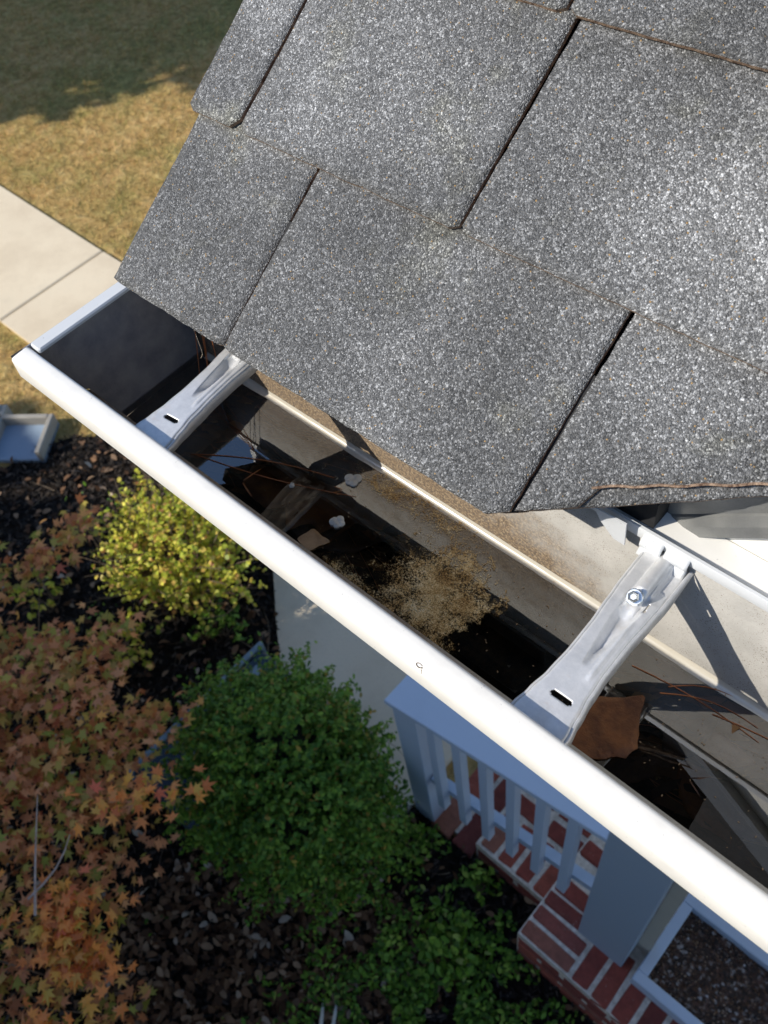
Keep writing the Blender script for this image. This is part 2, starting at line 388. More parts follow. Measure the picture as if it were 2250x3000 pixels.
def ray(px, py, z):
    """point of the horizontal plane z (camera-relative) seen at a pixel of the 2250 x 3000 photograph"""
    d = RM.T @ np.array([px-1125, py-1500, F]); d = d*z/d[2]; return Vector(d)

OVAL = [(0, -.5), (.22, -.22), (.26, .1), (.12, .42), (0, .5), (-.12, .42), (-.26, .1), (-.22, -.22)]
DIAM = [(0, -.5), (.25, 0), (0, .5), (-.25, 0)]
BLADE = [(-.03, 0), (.03, 0), (0, 1)]
def star():
    tips = [(0, .56), (52, .48), (100, .36), (142, .20)]
    pts = []
    for a, r in tips:
        pts.append((a, r)); pts.append((a+25, r*.40))
    pts[-1] = (165, .07)
    R_ = [(r*math.sin(math.radians(a)), r*math.cos(math.radians(a))) for a, r in pts]
    return R_ + [(0, -.12)] + [(-x, y) for x, y in reversed(R_[1:])]
STAR = star()
def cloud(name, P, size, shape, mats, up=None, spread=1., parent=None, fold=.12, seed=1, kind=None, label=None, dirs=None):
    """one leaf polygon at each point of P; up gives the mean leaf normals, spread how far they stray"""
    rs = np.random.RandomState(seed); n = len(P); k = len(shape)
    U = np.tile(np.array([0, 0, 1.]), (n, 1)) if up is None else np.asarray(up, float)
    N = U + rs.normal(0, 1, (n, 3))*spread*.6; N /= np.linalg.norm(N, axis=1)[:, None]
    T = rs.normal(0, 1, (n, 3)) if dirs is None else dirs + rs.normal(0, .35, (n, 3))
    T -= N*(T*N).sum(1)[:, None]; T /= np.linalg.norm(T, axis=1)[:, None]
    B = np.cross(N, T); sz = size*rs.uniform(.65, 1.3, n)
    sh = np.array(shape); r2 = (sh**2).sum(1)
    V = P[:, None, :] + (B[:, None, :]*sh[None, :, 0, None] + T[:, None, :]*sh[None, :, 1, None] - N[:, None, :]*(r2*fold*2)[None, :, None])*sz[:, None, None]
    me = bpy.data.meshes.new(name); me.vertices.add(n*k); me.vertices.foreach_set('co', V.reshape(-1))
    me.loops.add(n*k); me.loops.foreach_set('vertex_index', np.arange(n*k, dtype=np.int32))
    me.polygons.add(n); me.polygons.foreach_set('loop_start', np.arange(0, n*k, k, dtype=np.int32))
    me.update(calc_edges=True); me.validate()
    return link(name, me, parent, [mats], kind=kind)
def twigs(mb, P0, P1, r, n=4, bend=.1, rs=None):
    rs = rs or np.random.RandomState(3)
    for a, b in zip(P0, P1):
        a = Vector(a); b = Vector(b); L = (b-a).length; k = 4
        off = Vector(rs.normal(0, bend*L, 3))
        mb.tube([a.lerp(b, i/k) + off*math.sin(math.pi*i/k) for i in range(k+1)], r, n, taper=.35)

# ================================================================== GROUND
G = -4.10
rs = np.random.RandomState(2)
def sheet(poly, z, name, mat, kind='structure'):
    return link(name, mesh([(x, y, z) for x, y in poly], [tuple(range(len(poly)))], name), None, [mat], kind=kind)
sheet([(-90, -90), (90, -90), (90, 90), (-90, 90)], G-.012, 'lawn', MT['lawn'])
bed = [(-4.38, .99), (-4.30, 1.16), (-4.15, 1.27), (-3.8, 1.40), (-2.95, 1.47), (-2.60, 1.36), (-2.50, 1.225), (-2.29, 1.04), (-2.10, .89), (-1.75, .72), (-1.35, .70), (-1.08, .80), (-.1, .80), (3, .8), (3, -3.2), (-4.9, -3.2), (-4.75, -.5)]
sheet(bed, G-.004, 'mulch_bed', MT['mulch'])
# walk from the far pavement to the steps, cast as separate slabs
walk = thing('concrete_walk', 'tan concrete walk with one cross joint between lawn and planting bed', 'walk', (-5, 2, G))
walk['kind'] = 'structure'; del walk['category']
def slab(poly, z0=G-.06, z1=G+.015):
    n = len(poly); c = Vector((sum(p[0] for p in poly)/n, sum(p[1] for p in poly)/n)); b = .008
    v = [(x, y, z0) for x, y in poly] + [(x, y, z1-b) for x, y in poly]
    for x, y in poly:
        d = (c-Vector((x, y))).normalized()*b*1.5; v.append((x+d.x, y+d.y, z1))
    f = [tuple(range(2*n, 3*n))] + [(k+i, k+(i+1) % n, k+n+(i+1) % n, k+n+i) for k in (0, n) for i in range(n)]
    return link('slab', mesh(v, f), walk, [MT['concrete']])
slab([(-5.635, 1.49), (-2.80, 1.47), (-2.50, 1.225), (-2.29, 1.04), (-2.10, .89), (-1.75, .72), (-1.12, .66), (-1.12, 2.42), (-5.635, 2.42)])
slab([(-7.5, 1.52), (-5.645, 1.49), (-5.645, 2.42), (-7.5, 2.45)])
slab([(-9.4, 1.55), (-7.51, 1.52), (-7.51, 2.45), (-9.4, 2.48)])

# mulch chips, dead leaves, grass blades
def inside(poly, P):
    x, y = P[:, 0], P[:, 1]; c = np.zeros(len(P), bool); n = len(poly)
    for i in range(n):
        x0, y0 = poly[i]; x1, y1 = poly[(i+1) % n]
        cond = ((y0 > y) != (y1 > y)) & (x < (x1-x0)*(y-y0)/(y1-y0+1e-12)+x0); c ^= cond
    return c
def scatter(poly, n, z0, z1, lim=(-4.9, .2, -1.4, 1.5)):
    P = np.column_stack([rs.uniform(lim[0], lim[1], n), rs.uniform(lim[2], lim[3], n), rs.uniform(z0, z1, n)])
    return P[inside(poly, P)]
P = scatter(bed, 42000, G, G+.03)
chips = cloud('mulch_chips', P, .035, [(-.12, -.5), (.14, -.42), (.10, .5), (-.13, .45)], MT['chip'], spread=.8, seed=4, fold=.3, kind='stuff')
setp(chips, 'loose black shredded wood mulch chips covering the planting bed', 'mulch')
P = np.vstack([scatter(bed, 2600, G+.012, G+.045), scatter(bed, 2600, G+.01, G+.05, (-1.75, -.5, -.7, .45))])
lit = cloud('leaf_litter', P, .05, OVAL, MT['litter'], spread=.7, seed=6, fold=.5, kind='stuff')
setp(lit, 'brown fallen leaves scattered over the dark mulch', 'leaf litter')
n = 150000
P = np.column_stack([rs.uniform(-11.5, -3.9, n), rs.uniform(.2, 8.5, n), np.full(n, G-.01)])
keep = ~inside(bed, P) & ~((P[:, 1] > 1.45) & (P[:, 1] < 2.47)); P = P[keep]
hh = np.array([noise.noise(Vector((p[0]*3.0, p[1]*3.0, 0))) for p in P[::1]]); P = P[hh > rs.uniform(-.9, .35, len(P))]
bl = cloud('grass', P, .05, [(-.05, 0), (.05, 0), (.02, .7), (-.02, .7)], MT['grass'], up=np.tile([0, .4, .3], (len(P), 1)), spread=1.2, dirs=np.tile([.25, 0, .9], (len(P), 1)), seed=8, kind='stuff', fold=.1)
setp(bl, 'straw gold dormant grass blades with green tufts around the walk', 'grass')

# ================================================================== BRICK PORCH AND STEPS
porch = thing('brick_porch', 'red brick porch floor with two brick steps and pale mortar joints', 'porch', (-.4, .65, G))
bmes = {}
def brick(cx, cy, ztop, lx, ly, h=.055, rot=0, rough=.0038):
    key = (round(lx, 3), round(ly, 3), rnd.randrange(4))
    if key not in bmes:
        mb = MB(); mb.bbox(-lx/2+.002, lx/2-.002, -ly/2+.002, ly/2-.002, -h, 0, .005)
        mb.v = [(x+rnd.uniform(-rough, rough), y+rnd.uniform(-rough, rough), z+rnd.uniform(-rough*.5, rough*.5)) for x, y, z in mb.v]
        me = mesh(mb.v, mb.f, 'brick'); me.materials.append(MT['brick']); bmes[key] = me
    o = bpy.data.objects.new('brick', bmes[key]); COL.objects.link(o); o.parent = porch
    o.location = Vector((cx, cy, ztop+H)) - WO[porch]
    o.rotation_euler = (rnd.uniform(-.012, .012), rnd.uniform(-.012, .012), rot+rnd.uniform(-.012, .012)); return o
ZP, Z1, Z2 = -3.74, -3.92, -4.065
mb = MB()
mb.box(-.402, 2.5, .612, 3.0, G-.1, ZP-.005); mb.box(-.765, -.402, .805, 2.4, G-.1, Z1-.005)
mb.box(-1.00, -.765, .815, 2.4, G-.1, Z2-.008)
mb.build('mortar_bed', MT['mortar'], porch)
for r in range(3):                                    # long bricks along the left front of the porch
    for i in range(1): brick(-.405+.118, .612+.036+r*.073, ZP, .222, .061)
x = -.170
while x < .62:                                        # header bricks along the rest of the front
    brick(x+.039, .714, ZP, .071, .205); x += .0865
for r in range(12):                                   # porch field
    y = .862+r*.0865; x = -.40 + (r % 2)*.11
    while x < .9:
        if not (-.235 < x+.1 < -.03 and y < .93): brick(x+.105, y, ZP, .203, .072)
        x += .2175
for r in range(8):                                    # middle tread
    y0 = .812 + r*.205
    if r % 2 == 0:
        for k in range(4): brick(-.715+k*.0905, y0+.098, Z1, .072, .192)
    else:
        for k in range(2): brick(-.675+k*.185, y0+.042, Z1, .170, .078); brick(-.675+k*.185, y0+.142, Z1, .170, .078)
for r in range(7):                                    # lowest course
    for k in range(2): brick(-.948+k*.121, .865+r*.205, Z2, .103, .188)
def face_bricks(x0, x1, y, z0, z1):
    z = z1-.075
    row = 0
    while z > z0-.05:
        x = x0 - (row % 2)*.1
        while x < x1-.02:
            a, b = max(x, x0), min(x+.2, x1)
            if b-a > .03:
                o = brick((a+b)/2, y, z, b-a-.008, .062, .055)
                o.rotation_euler = (math.radians(90), 0, 0); o.location.y += 0; o.location.z += -.0
            x += .21
        z -= .068; row += 1
face_bricks(-.40, 1.3, .606, G, ZP-.02); face_bricks(-.76, -.40, .800, G, Z1-.02)

# white framed tray on the porch edge
tray = thing('planter_tray', 'white framed shallow square box of dark speckled potting gravel beside the column', 'planter', (.3, .92, ZP))
TZ = -3.655; k_ = TZ/-3.74
x0, x1, y0, y1, w = .002, .66, .760*k_, 1.125, .040
for (a, b, c, d) in ((x0, x1, y0, y0+w), (x0, x1, y1-w, y1)):
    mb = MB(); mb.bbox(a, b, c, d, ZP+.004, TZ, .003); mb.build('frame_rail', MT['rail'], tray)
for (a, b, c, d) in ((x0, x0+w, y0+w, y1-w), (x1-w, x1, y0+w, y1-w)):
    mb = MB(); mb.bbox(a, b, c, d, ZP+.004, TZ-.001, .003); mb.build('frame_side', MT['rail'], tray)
nx = 60; vs = []; fs = []
for i in range(nx+1):
    for j in range(nx+1):
        xx = x0+w+(x1-x0-2*w)*i/nx; yy = y0+w+(y1-y0-2*w)*j/nx
        vs.append((xx, yy, TZ-.052+.010*noise.noise(Vector((xx*30, yy*30, 0)))+.005*rnd.random()))
fs = [(i*(nx+1)+j, (i+1)*(nx+1)+j, (i+1)*(nx+1)+j+1, i*(nx+1)+j+1) for i in range(nx) for j in range(nx)]
g_ = link('gravel', mesh(vs, fs), tray, [MT['aggregate']], kind='stuff')
P = np.column_stack([rs.uniform(x0+w, x1-w, 2600), rs.uniform(y0+w, y1-w, 2600), rs.uniform(TZ-.05, TZ-.038, 2600)])
cloud('gravel_grit', P, .010, DIAM, MT['litter'], parent=tray, spread=1.5, seed=21, kind='stuff')

# ================================================================== STAIR RAILING
rail = thing('stair_railing', 'white painted stair railing sloping from the porch column down to a newel post', 'railing', (-.68, .83, G))
XA, ZA, XB, ZB = -1.107, -2.893, -.225, -2.566
def sz(x, z0): return z0 + (x-XA)*(ZB-ZA)/(XB-XA)
mb = MB(); y0, y1 = .765, .893
v = []
for x in (XA, XB):
    z = sz(x, ZA)
    v += [(x, y0, z-.028), (x, y0, z-.003), (x, y0+.003, z), (x, y1-.003, z), (x, y1, z-.003), (x, y1, z-.028)]
f = [tuple(range(5, -1, -1)), tuple(range(6, 12))] + [(i, (i+1) % 6, 6+(i+1) % 6, 6+i) for i in range(6)]
f = [tuple(reversed(q)) for q in f]
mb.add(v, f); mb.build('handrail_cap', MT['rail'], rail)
mb = MB()
for (yy0, yy1, dz, hh_) in ((.800, .846, 0, .05),):
    v = []
    for x in (-.985, XB):
        z = sz(x, -3.585)+.0; v += [(x, yy0+.008, z-hh_), (x, yy0+.008, z), (x, yy1, z), (x, yy1, z-hh_)]
    mb.add(v, [(0,1,2,3),(4,7,6,5),(0,4,5,1),(1,5,6,2),(2,6,7,3),(3,7,4,0)])
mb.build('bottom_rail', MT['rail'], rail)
mb = MB()
v = []
for x in (-.985, XB):
    z = sz(x, ZA)-.030; v += [(x, .808, z-.045), (x, .808, z), (x, .850, z), (x, .850, z-.045)]
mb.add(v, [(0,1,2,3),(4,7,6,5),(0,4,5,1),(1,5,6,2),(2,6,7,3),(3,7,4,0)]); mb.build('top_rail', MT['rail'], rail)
for i in range(6):
    x = -.905+.1125*i
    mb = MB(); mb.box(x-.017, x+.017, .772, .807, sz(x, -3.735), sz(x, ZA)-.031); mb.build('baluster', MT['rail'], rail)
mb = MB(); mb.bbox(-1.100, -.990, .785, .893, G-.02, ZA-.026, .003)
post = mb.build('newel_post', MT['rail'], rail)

# ================================================================== HOUSE (porch column, fascia, roof)
house = thing('house', 'house corner with grey shingled roof, white trim boards and pale porch column', 'house', (.5, 1.5, G))
mb = MB(); mb.bbox(-.236, -.046, .762, .875, ZP+.003, -.70, .003)
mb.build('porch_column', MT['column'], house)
mb = MB(); mb.box(-.0445, .0005, .858, .90, ZP+.003, -.70); mb.build('corner_trim', MT['beige'], house)
mb = MB(); mb.box(-.55, 3.0, .76, .92, -.80, -.66); mb.build('porch_beam', MT['fascia'], house)
mb = MB(); mb.box(-.55, 3.0, .330, 2.8, -.655, -.640); mb.build('soffit', MT['fascia'], house)
mb = MB(); mb.box(-.39, 3.0, 2.8, 2.9, G-.1, .8); mb.build('wall', MT['siding'], house)
# fascia: lower and upper boards with a joint
TH = math.radians(35.3); cT, sT = math.cos(TH), math.sin(TH)
EY, EZ = .247, -.444
mb = MB(); mb.box(-.565, 3.0, .3085, .3295, -.640, -.4640); mb.build('fascia_board', MT['fascia'], house)
mb = MB(); mb.box(-.565, 3.0, .3300, .350, -.640, -.4885); mb.build('sub_fascia', MT['fascia'], house)
mb = MB(); mb.add([(x, y, z) for y in (.3306, .350) for x, z in ((-.565, -.4875), (3, -.4875), (3, .62), (1.13, .62), (-.118, -.466), (-.565, -.466))],
    [(0, 1, 2, 3, 4, 5), (11, 10, 9, 8, 7, 6)]+[(i, 6+i, 6+(i+1) % 6, (i+1) % 6) for i in range(6)])
mb.build('frieze_board', MT['fascia'], house)
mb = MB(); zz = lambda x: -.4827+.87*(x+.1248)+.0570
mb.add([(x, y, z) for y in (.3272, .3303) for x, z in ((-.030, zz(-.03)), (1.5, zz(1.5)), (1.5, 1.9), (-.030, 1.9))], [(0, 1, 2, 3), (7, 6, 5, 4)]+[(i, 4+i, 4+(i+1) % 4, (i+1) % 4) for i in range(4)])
mb.build('added_sky_blocker', MT['dark'], house)  # added unseen dark panel, keeps open sky out of the water reflection

def roofp(x, s, h):   # point on the roof: x along the eave, s up the slope, h above the deck
    return (x, EY + s*cT - h*sT, EZ + s*sT + h*cT)
def cut(x, off=0.):   # lower limit of the roof right of the eave corner
    c_ = max(0., (x+.200)*.664)
    return max(c_, .0441+.58*(x+.1538)) if off and x > -.1505 else c_
# deck
xs = [-.560, -.196, -.10, 0, .2, .6, 1.2, 3.0]; v = []; f = []
for x in xs:
    s0 = min(cut(x)+.010, 3.2); v += [roofp(x, s0, -.008), roofp(x, 4.6, -.008), roofp(x, s0, -.022), roofp(x, 4.6, -.022)]
for i in range(len(xs)-1):
    a = 4*i; b = a+4; f += [(a, b, b+1, a+1), (a+2, a+3, b+3, b+2), (a, a+2, b+2, b)]
f += [(0, 1, 3, 2), (b, b+2, b+3, b+1)]
roof = link('roof', mesh(v, f), house, [MT['dark']])
# shingle tabs
def tab(x0, x1, s0, s1, hlow, off, seed, top=False, name='shingle', skip=1.0, rL=.006, rR=.006, mat=None):
    xm = -.200+(s1-.006)/.664; x1 = min(x1, xm)
    nx = max(3, int((x1-x0)/.006)); ns = max(6, int((s1-s0)/.006)); th = .0030
    g = {}; vs = []; fs = []; mi = []
    rr = random.Random(seed)
    tilt = rr.uniform(-.0008, .0008); ph = rr.uniform(0, 50)
    for i in range(nx+1):
        u = i/nx; x = x0+(x1-x0)*u
        d0 = x-x0; d1 = x1-x
        lift = 0
        if d0 < rL: lift = rL - math.sqrt(max(0, rL*rL-(rL-d0)**2))
        if d1 < rR: lift = max(lift, rR - math.sqrt(max(0, rR*rR-(rR-d1)**2)))
        edge = .0004*noise.noise(Vector((x*90, seed*1.7, 0))) + .0006*noise.noise(Vector((x*420, seed, 2)))
        c = cut(x, off)
        sl = max(s0+lift+edge, c + edge*1.3) if s0 > .001 or c > 0 else s0+lift+edge
        sl = min(sl, s1-.002)
        for j in range(ns+1):
            w = j/ns; s = sl + (s1-sl)*w
            sd = max(0, (s-s0)/(s1-s0))
            h = hlow*max(0., 1-sd)**1.2 + .0012 + .0016*noise.noise(Vector((x*9+ph, s*9, seed))) + .0005*noise.noise(Vector((x*60, s*60, seed)))
            h += tilt*(u*2-1)
            jx = (.0005*noise.noise(Vector((s*120, seed, 5.)))+.0005*noise.noise(Vector((s*500, seed, 9.))))
            jx = jx if i in (0, nx) else 0
            ht = h
            if j == 0 or i in (0, nx): ht = h-.0008
            vs.append(roofp(x+jx, s, ht+th))
    N1 = ns+1; top_n = len(vs)
    for i in range(nx):
        for j in range(ns):
            fs.append((i*N1+j, (i+1)*N1+j, (i+1)*N1+j+1, i*N1+j+1)); mi.append(0)
    # skirt
    rim = [i*N1 for i in range(nx+1)] + [nx*N1+j for j in range(1, N1)]
    rim = [j for j in range(N1-1, 0, -1)] + rim
    base = len(vs); dn = Vector((0, sT, -cT))*th
    for r in rim: p_ = vs[r]; vs.append((p_[0], p_[1]+dn.y*1.0, p_[2]+dn.z*1.0))
    for k in range(len(rim)-1):
        fs.append((rim[k], base+k, base+k+1, rim[k+1])); mi.append(1)
    # underside
    me = mesh(vs, fs, name); me.materials.append(mat or MT['shingle']); me.materials.append(MT['shingle_edge']); me.materials.append(MT['dark'])
    me.polygons.foreach_set('material_index', mi)
    me.polygons.foreach_set('use_smooth', [m_ == 0 for m_ in mi])
    o = link(name, me, None)
    # parent under the roof part
    WO[o] = WO.get(o); loc = WO[o].copy(); o.parent = roof; o.location = loc - Vector((0, 0, H))
    return o
gap = .0014
# starter strip under the first course
tab(-.566, -.180, 0.003, .10, .0002, 0, 101, name='starter_strip', rL=.001, rR=.001, mat=MT['dark'])
tab(-.1795, .10, 0.003, .10, .0005, 0, 102, name='starter_strip', rL=.001, rR=.001)
rows = [
    (0, [-.568, -.4380, -.1860, .06, .27, .50, .75, 1.0, 1.3]),
    (1, [-.576, -.5195, -.3110, -.055, .17, .40, .64, .92, 1.2, 1.4]),
    (2, [-.578, -.3185, -.05, .18, .45, .70, .95, 1.2, 1.4]),
    (3, [-.580, -.45, -.21, .05, .30, .50, .80, 1.1, 1.4]),
    (4, [-.580, -.36, -.13, .12, .38, .62, .90, 1.2, 1.4]),
    (5, [-.580, -.48, -.25, .02, .25, .55, .82, 1.1, 1.4]),
    (6, [-.580, -.38, -.10, .15, .42, .66, .95, 1.2, 1.4]),
]
skew = {0: (.0, .0)}
sd = 1
for r, xsr in rows:
    s0 = r*.1425 - (.002 if r else 0); s1 = s0+.150
    for i in range(len(xsr)-1):
        a, b = xsr[i]+gap, xsr[i+1]-gap
        if cut(b) > s1-.012 and cut(a) > s1-.02: continue
        off = .036 if r == 0 else .0
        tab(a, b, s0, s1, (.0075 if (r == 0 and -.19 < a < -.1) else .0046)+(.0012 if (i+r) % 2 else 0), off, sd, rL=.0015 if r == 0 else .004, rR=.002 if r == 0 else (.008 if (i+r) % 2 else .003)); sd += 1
# field of shingles above
v = [roofp(-.58, .99, .004), roofp(3, .99, .004), roofp(3, 4.6, .004), roofp(-.58, 4.6, .004)]
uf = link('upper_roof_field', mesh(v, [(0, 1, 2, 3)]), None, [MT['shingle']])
uf.location = Vector(WO[uf]) - Vector((0, 0, H)); uf.parent = roof
mb = MB(); mb.tube([roofp(x, .0436+.58*(x+.1538)+.0006*math.sin(x*300), .0100+.0004*math.sin(x*170)) for x in frange(-.152, .02, .004)], .0008, 5)
mb.build('fibre_strand', MT['shingle_edge'], roof)
# underlay between tabs so that joints show depth, and the eave drip edge
mb = MB(); prof = [(.262, -.4435), (.300, -.4165), (.302, -.4175), (.303, -.452), (.3045, -.452), (.3045, -.414), (.262, -.4418)]
mb.extr(prof, [-.562, -.19], True); mb.build('drip_edge', MT['metal'], house)
# slate-coloured metal under the angled cut of the roof
def cutpt(x, inset, dz): 
    s = cut(x); return (x, EY+s*cT+inset, EZ+s*sT+dz)
def rz(x): return -.4827+.87*(x+.1248)
mb = MB(); vv = []
prof_ = ((.3262, .0560), (.3262, .0165), (.3250, .0150), (.3225, .0075), (.3220, .0), (.3215, -.0015), (.3235, -.0025), (.3292, .0))
for x in (-.1248, .9):
    for yy, dz in prof_: vv.append((x + (0 if dz < .01 else .0), yy, rz(x)+dz))
n = len(prof_); mb.add(vv, [(k, k+1, n+k+1, n+k) for k in range(n-1)])
fl = mb.build('rake_flashing', MT['metal'], house); sm = fl.modifiers.new('t', 'SOLIDIFY'); sm.thickness = .0008; sm.offset = 1
mb = MB(); mb.box(-.158, -.1252, .3095, .329, -.4635, -.440); mb.build('dark_gap_box', MT['dark'], house)  # added dark box painting in the shadowed gap at the flashing end
mb = MB(); mb.box(-.30, 3.0, .48, 1.6, .26, .42); mb.build('added_sky_blocker_slab', MT['dark'], house)  # added unseen dark slab overhead, blocks the sky mirrored in the water
# bent tin corner at the end of the flashing
mb = MB(); mb.add([(-.158, .295, -.452), (-.136, .296, -.452), (-.135, .2965, -.474), (-.143, .2965, -.4735), (-.153, .296, -.463)], [(0, 1, 2, 3, 4)])
tc = mb.build('bent_tin_corner', MT['cap'], house); sm = tc.modifiers.new('t', 'SOLIDIFY'); sm.thickness = .001

# ================================================================== GUTTER
GX0, GX1 = -.590, 1.30
gut = thing('rain_gutter', 'white aluminium rain gutter with end cap holding dark standing water under the shingles', 'gutter', ((GX0+GX1)/2, .225, -.584))
xs = frange(GX0, GX1, .02)
lipp = [(.1662, -.4705), (.1655, -.4640), (.1645, -.4614), (.1632, -.4602), (.1615, -.4598), (.1560, -.4599), (.1515, -.4602), (.1495, -.4606), (.1484, -.4613), (.1479, -.4625), (.1477, -.4650), (.1474, -.4790), (.1480, -.4806), (.1495, -.4814), (.153, -.4818), (.160, -.4818), (.1645, -.478)]
mb = MB(); mb.extr(list(reversed(lipp)), xs, True, wob=.0009)
lip = mb.build('front_lip', MT['lip'], gut); autosmooth(lip, 50)
mb = MB()
body = [(.157, -.4825), (.158, -.497), (.163, -.508), (.176, -.520), (.192, -.532), (.196, -.548), (.201, -.565), (.2025, -.578), (.207, -.5835), (.2995, -.5835), (.3040, -.580), (.3045, -.574), (.3045, -.4665)]
mb.extr(body, xs, wob=.0004)
b_ = mb.build('trough', MT['gin'], gut); autosmooth(b_, 40)
sm = b_.modifiers.new('t', 'SOLIDIFY'); sm.thickness = .0007; sm.offset = -1
mb = MB(); mb.extr([(.3043, -.4685), (.3026, -.4682), (.3024, -.4670), (.3024, -.4606), (.3030, -.4592), (.3048, -.4590), (.3054, -.4597), (.3054, -.4685)], xs, True, wob=.0003)
h_ = mb.build('back_hem', MT['cap'], gut); autosmooth(h_, 25)
mb = MB(); mb.extr([(.1668, -.4700), (.1664, -.479), (.1640, -.4825), (.1600, -.4830), (.1600, -.4822), (.164, -.4785), (.1656, -.4702)], xs, True, wob=.0005)
mb.build('grimy_inner_hem', MT['grime'], gut)
# end cap
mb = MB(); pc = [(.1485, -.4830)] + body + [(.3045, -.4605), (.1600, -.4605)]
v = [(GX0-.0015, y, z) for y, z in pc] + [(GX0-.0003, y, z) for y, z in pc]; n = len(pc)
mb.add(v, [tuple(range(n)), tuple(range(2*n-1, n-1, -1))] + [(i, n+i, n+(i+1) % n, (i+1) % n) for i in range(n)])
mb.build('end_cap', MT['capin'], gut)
mb = MB(); mb.bbox(GX0-.002, GX0+.0115, .1665, .3045, -.4635, -.4600, .0012)
mb.build('end_cap_flange', MT['cap'], gut)
mb = MB(); mb.add([(GX0-.0055, .150, -.463), (GX0-.0020, .150, -.462), (GX0-.0020, .196, -.4625), (GX0-.0045, .190, -.4635), (GX0-.0055, .150, -.485), (GX0-.0020, .150, -.485), (GX0-.0020, .196, -.485), (GX0-.0045, .190, -.485)],
    [(0,1,2,3),(4,7,6,5),(0,4,5,1),(1,5,6,2),(2,6,7,3),(3,7,4,0)])
mb.build('sealant_tab', MT['dark'], gut)
mb = MB(); c0 = Vector((-.3975, .1500, -.4606))     # small worn ring on the outer edge of the lip
c0.x = ray(1228, 1950, -.4606).x
mb.tube([c0+Vector((.0020*math.cos(a), .0012*math.sin(a), .0001)) for a in frange(.6, 6.6, .4)]+[c0+Vector((.0030, -.0014, -.0006)), c0+Vector((.0034, -.0022, -.0020))], .00035, 5)
mb.build('scuff_mark', MT['grime'], gut)
# sediment bed
mb = MB(); vs = []; nx, ny = 190, 12
for i in range(nx+1):
    for j in range(ny+1):
        x = GX0+.001+(GX1-GX0-.002)*i/nx; y = .2045+.099*j/ny
        vs.append((x, y, -.5818+.0022*noise.noise(Vector((x*25, y*25, 0)))+.0012*noise.noise(Vector((x*120, y*120, 3)))))
fs = [(i*(ny+1)+j, (i+1)*(ny+1)+j, (i+1)*(ny+1)+j+1, i*(ny+1)+j+1) for i in range(nx) for j in range(ny)]
sed = link('sediment', mesh(vs, fs), None, [MT['sed']], smooth=True, kind='stuff')
setp(sed, 'black silt and rotted debris lying on the bottom of the gutter', 'silt')
# water
WZ = -.5750
wat = link('water', mesh([(GX0+.0005, .2020, WZ), (GX1, .2020, WZ), (GX1, .3042, WZ), (GX0+.0005, .3042, WZ)], [(0, 1, 2, 3)]), None, [MT['water']], kind='structure')
mb = MB(); prof = [(.3043, WZ+.0046), (.3036, WZ+.0028), (.3024, WZ+.0014), (.3006, WZ+.0005), (.2984, WZ+.0002)]
xw = frange(GX0+.01, GX1-.01, .006); vsm = []; npf = len(prof)
for x in xw:
    q = 1+.25*noise.noise(Vector((x*22, 0, 0)))+.12*noise.noise(Vector((x*90, 4, 0)))
    for y, z in prof: vsm.append((x, .3043-(.3043-y)*q, WZ+(z-WZ)*q))
fsm = [(i*npf+j, i*npf+j+1, (i+1)*npf+j+1, (i+1)*npf+j) for i in range(len(xw)-1) for j in range(npf-1)]
men = link('water_edge', mesh(vsm, fsm), None, [MT['men']], smooth=True, kind='stuff')
setp(men, 'bright curved rim of water clinging to the gutter back wall', 'water edge')
sc_ = link('pollen_scum', mesh([(-.43, .2035, WZ+.0007), (-.17, .2035, WZ+.0007), (-.17, .3005, WZ+.0007), (-.43, .3005, WZ+.0007)], [(0, 1, 2, 3)]), None, [MT['scum']], kind='stuff')
setp(sc_, 'tan grainy film of pollen and algae floating on the gutter water', 'scum')

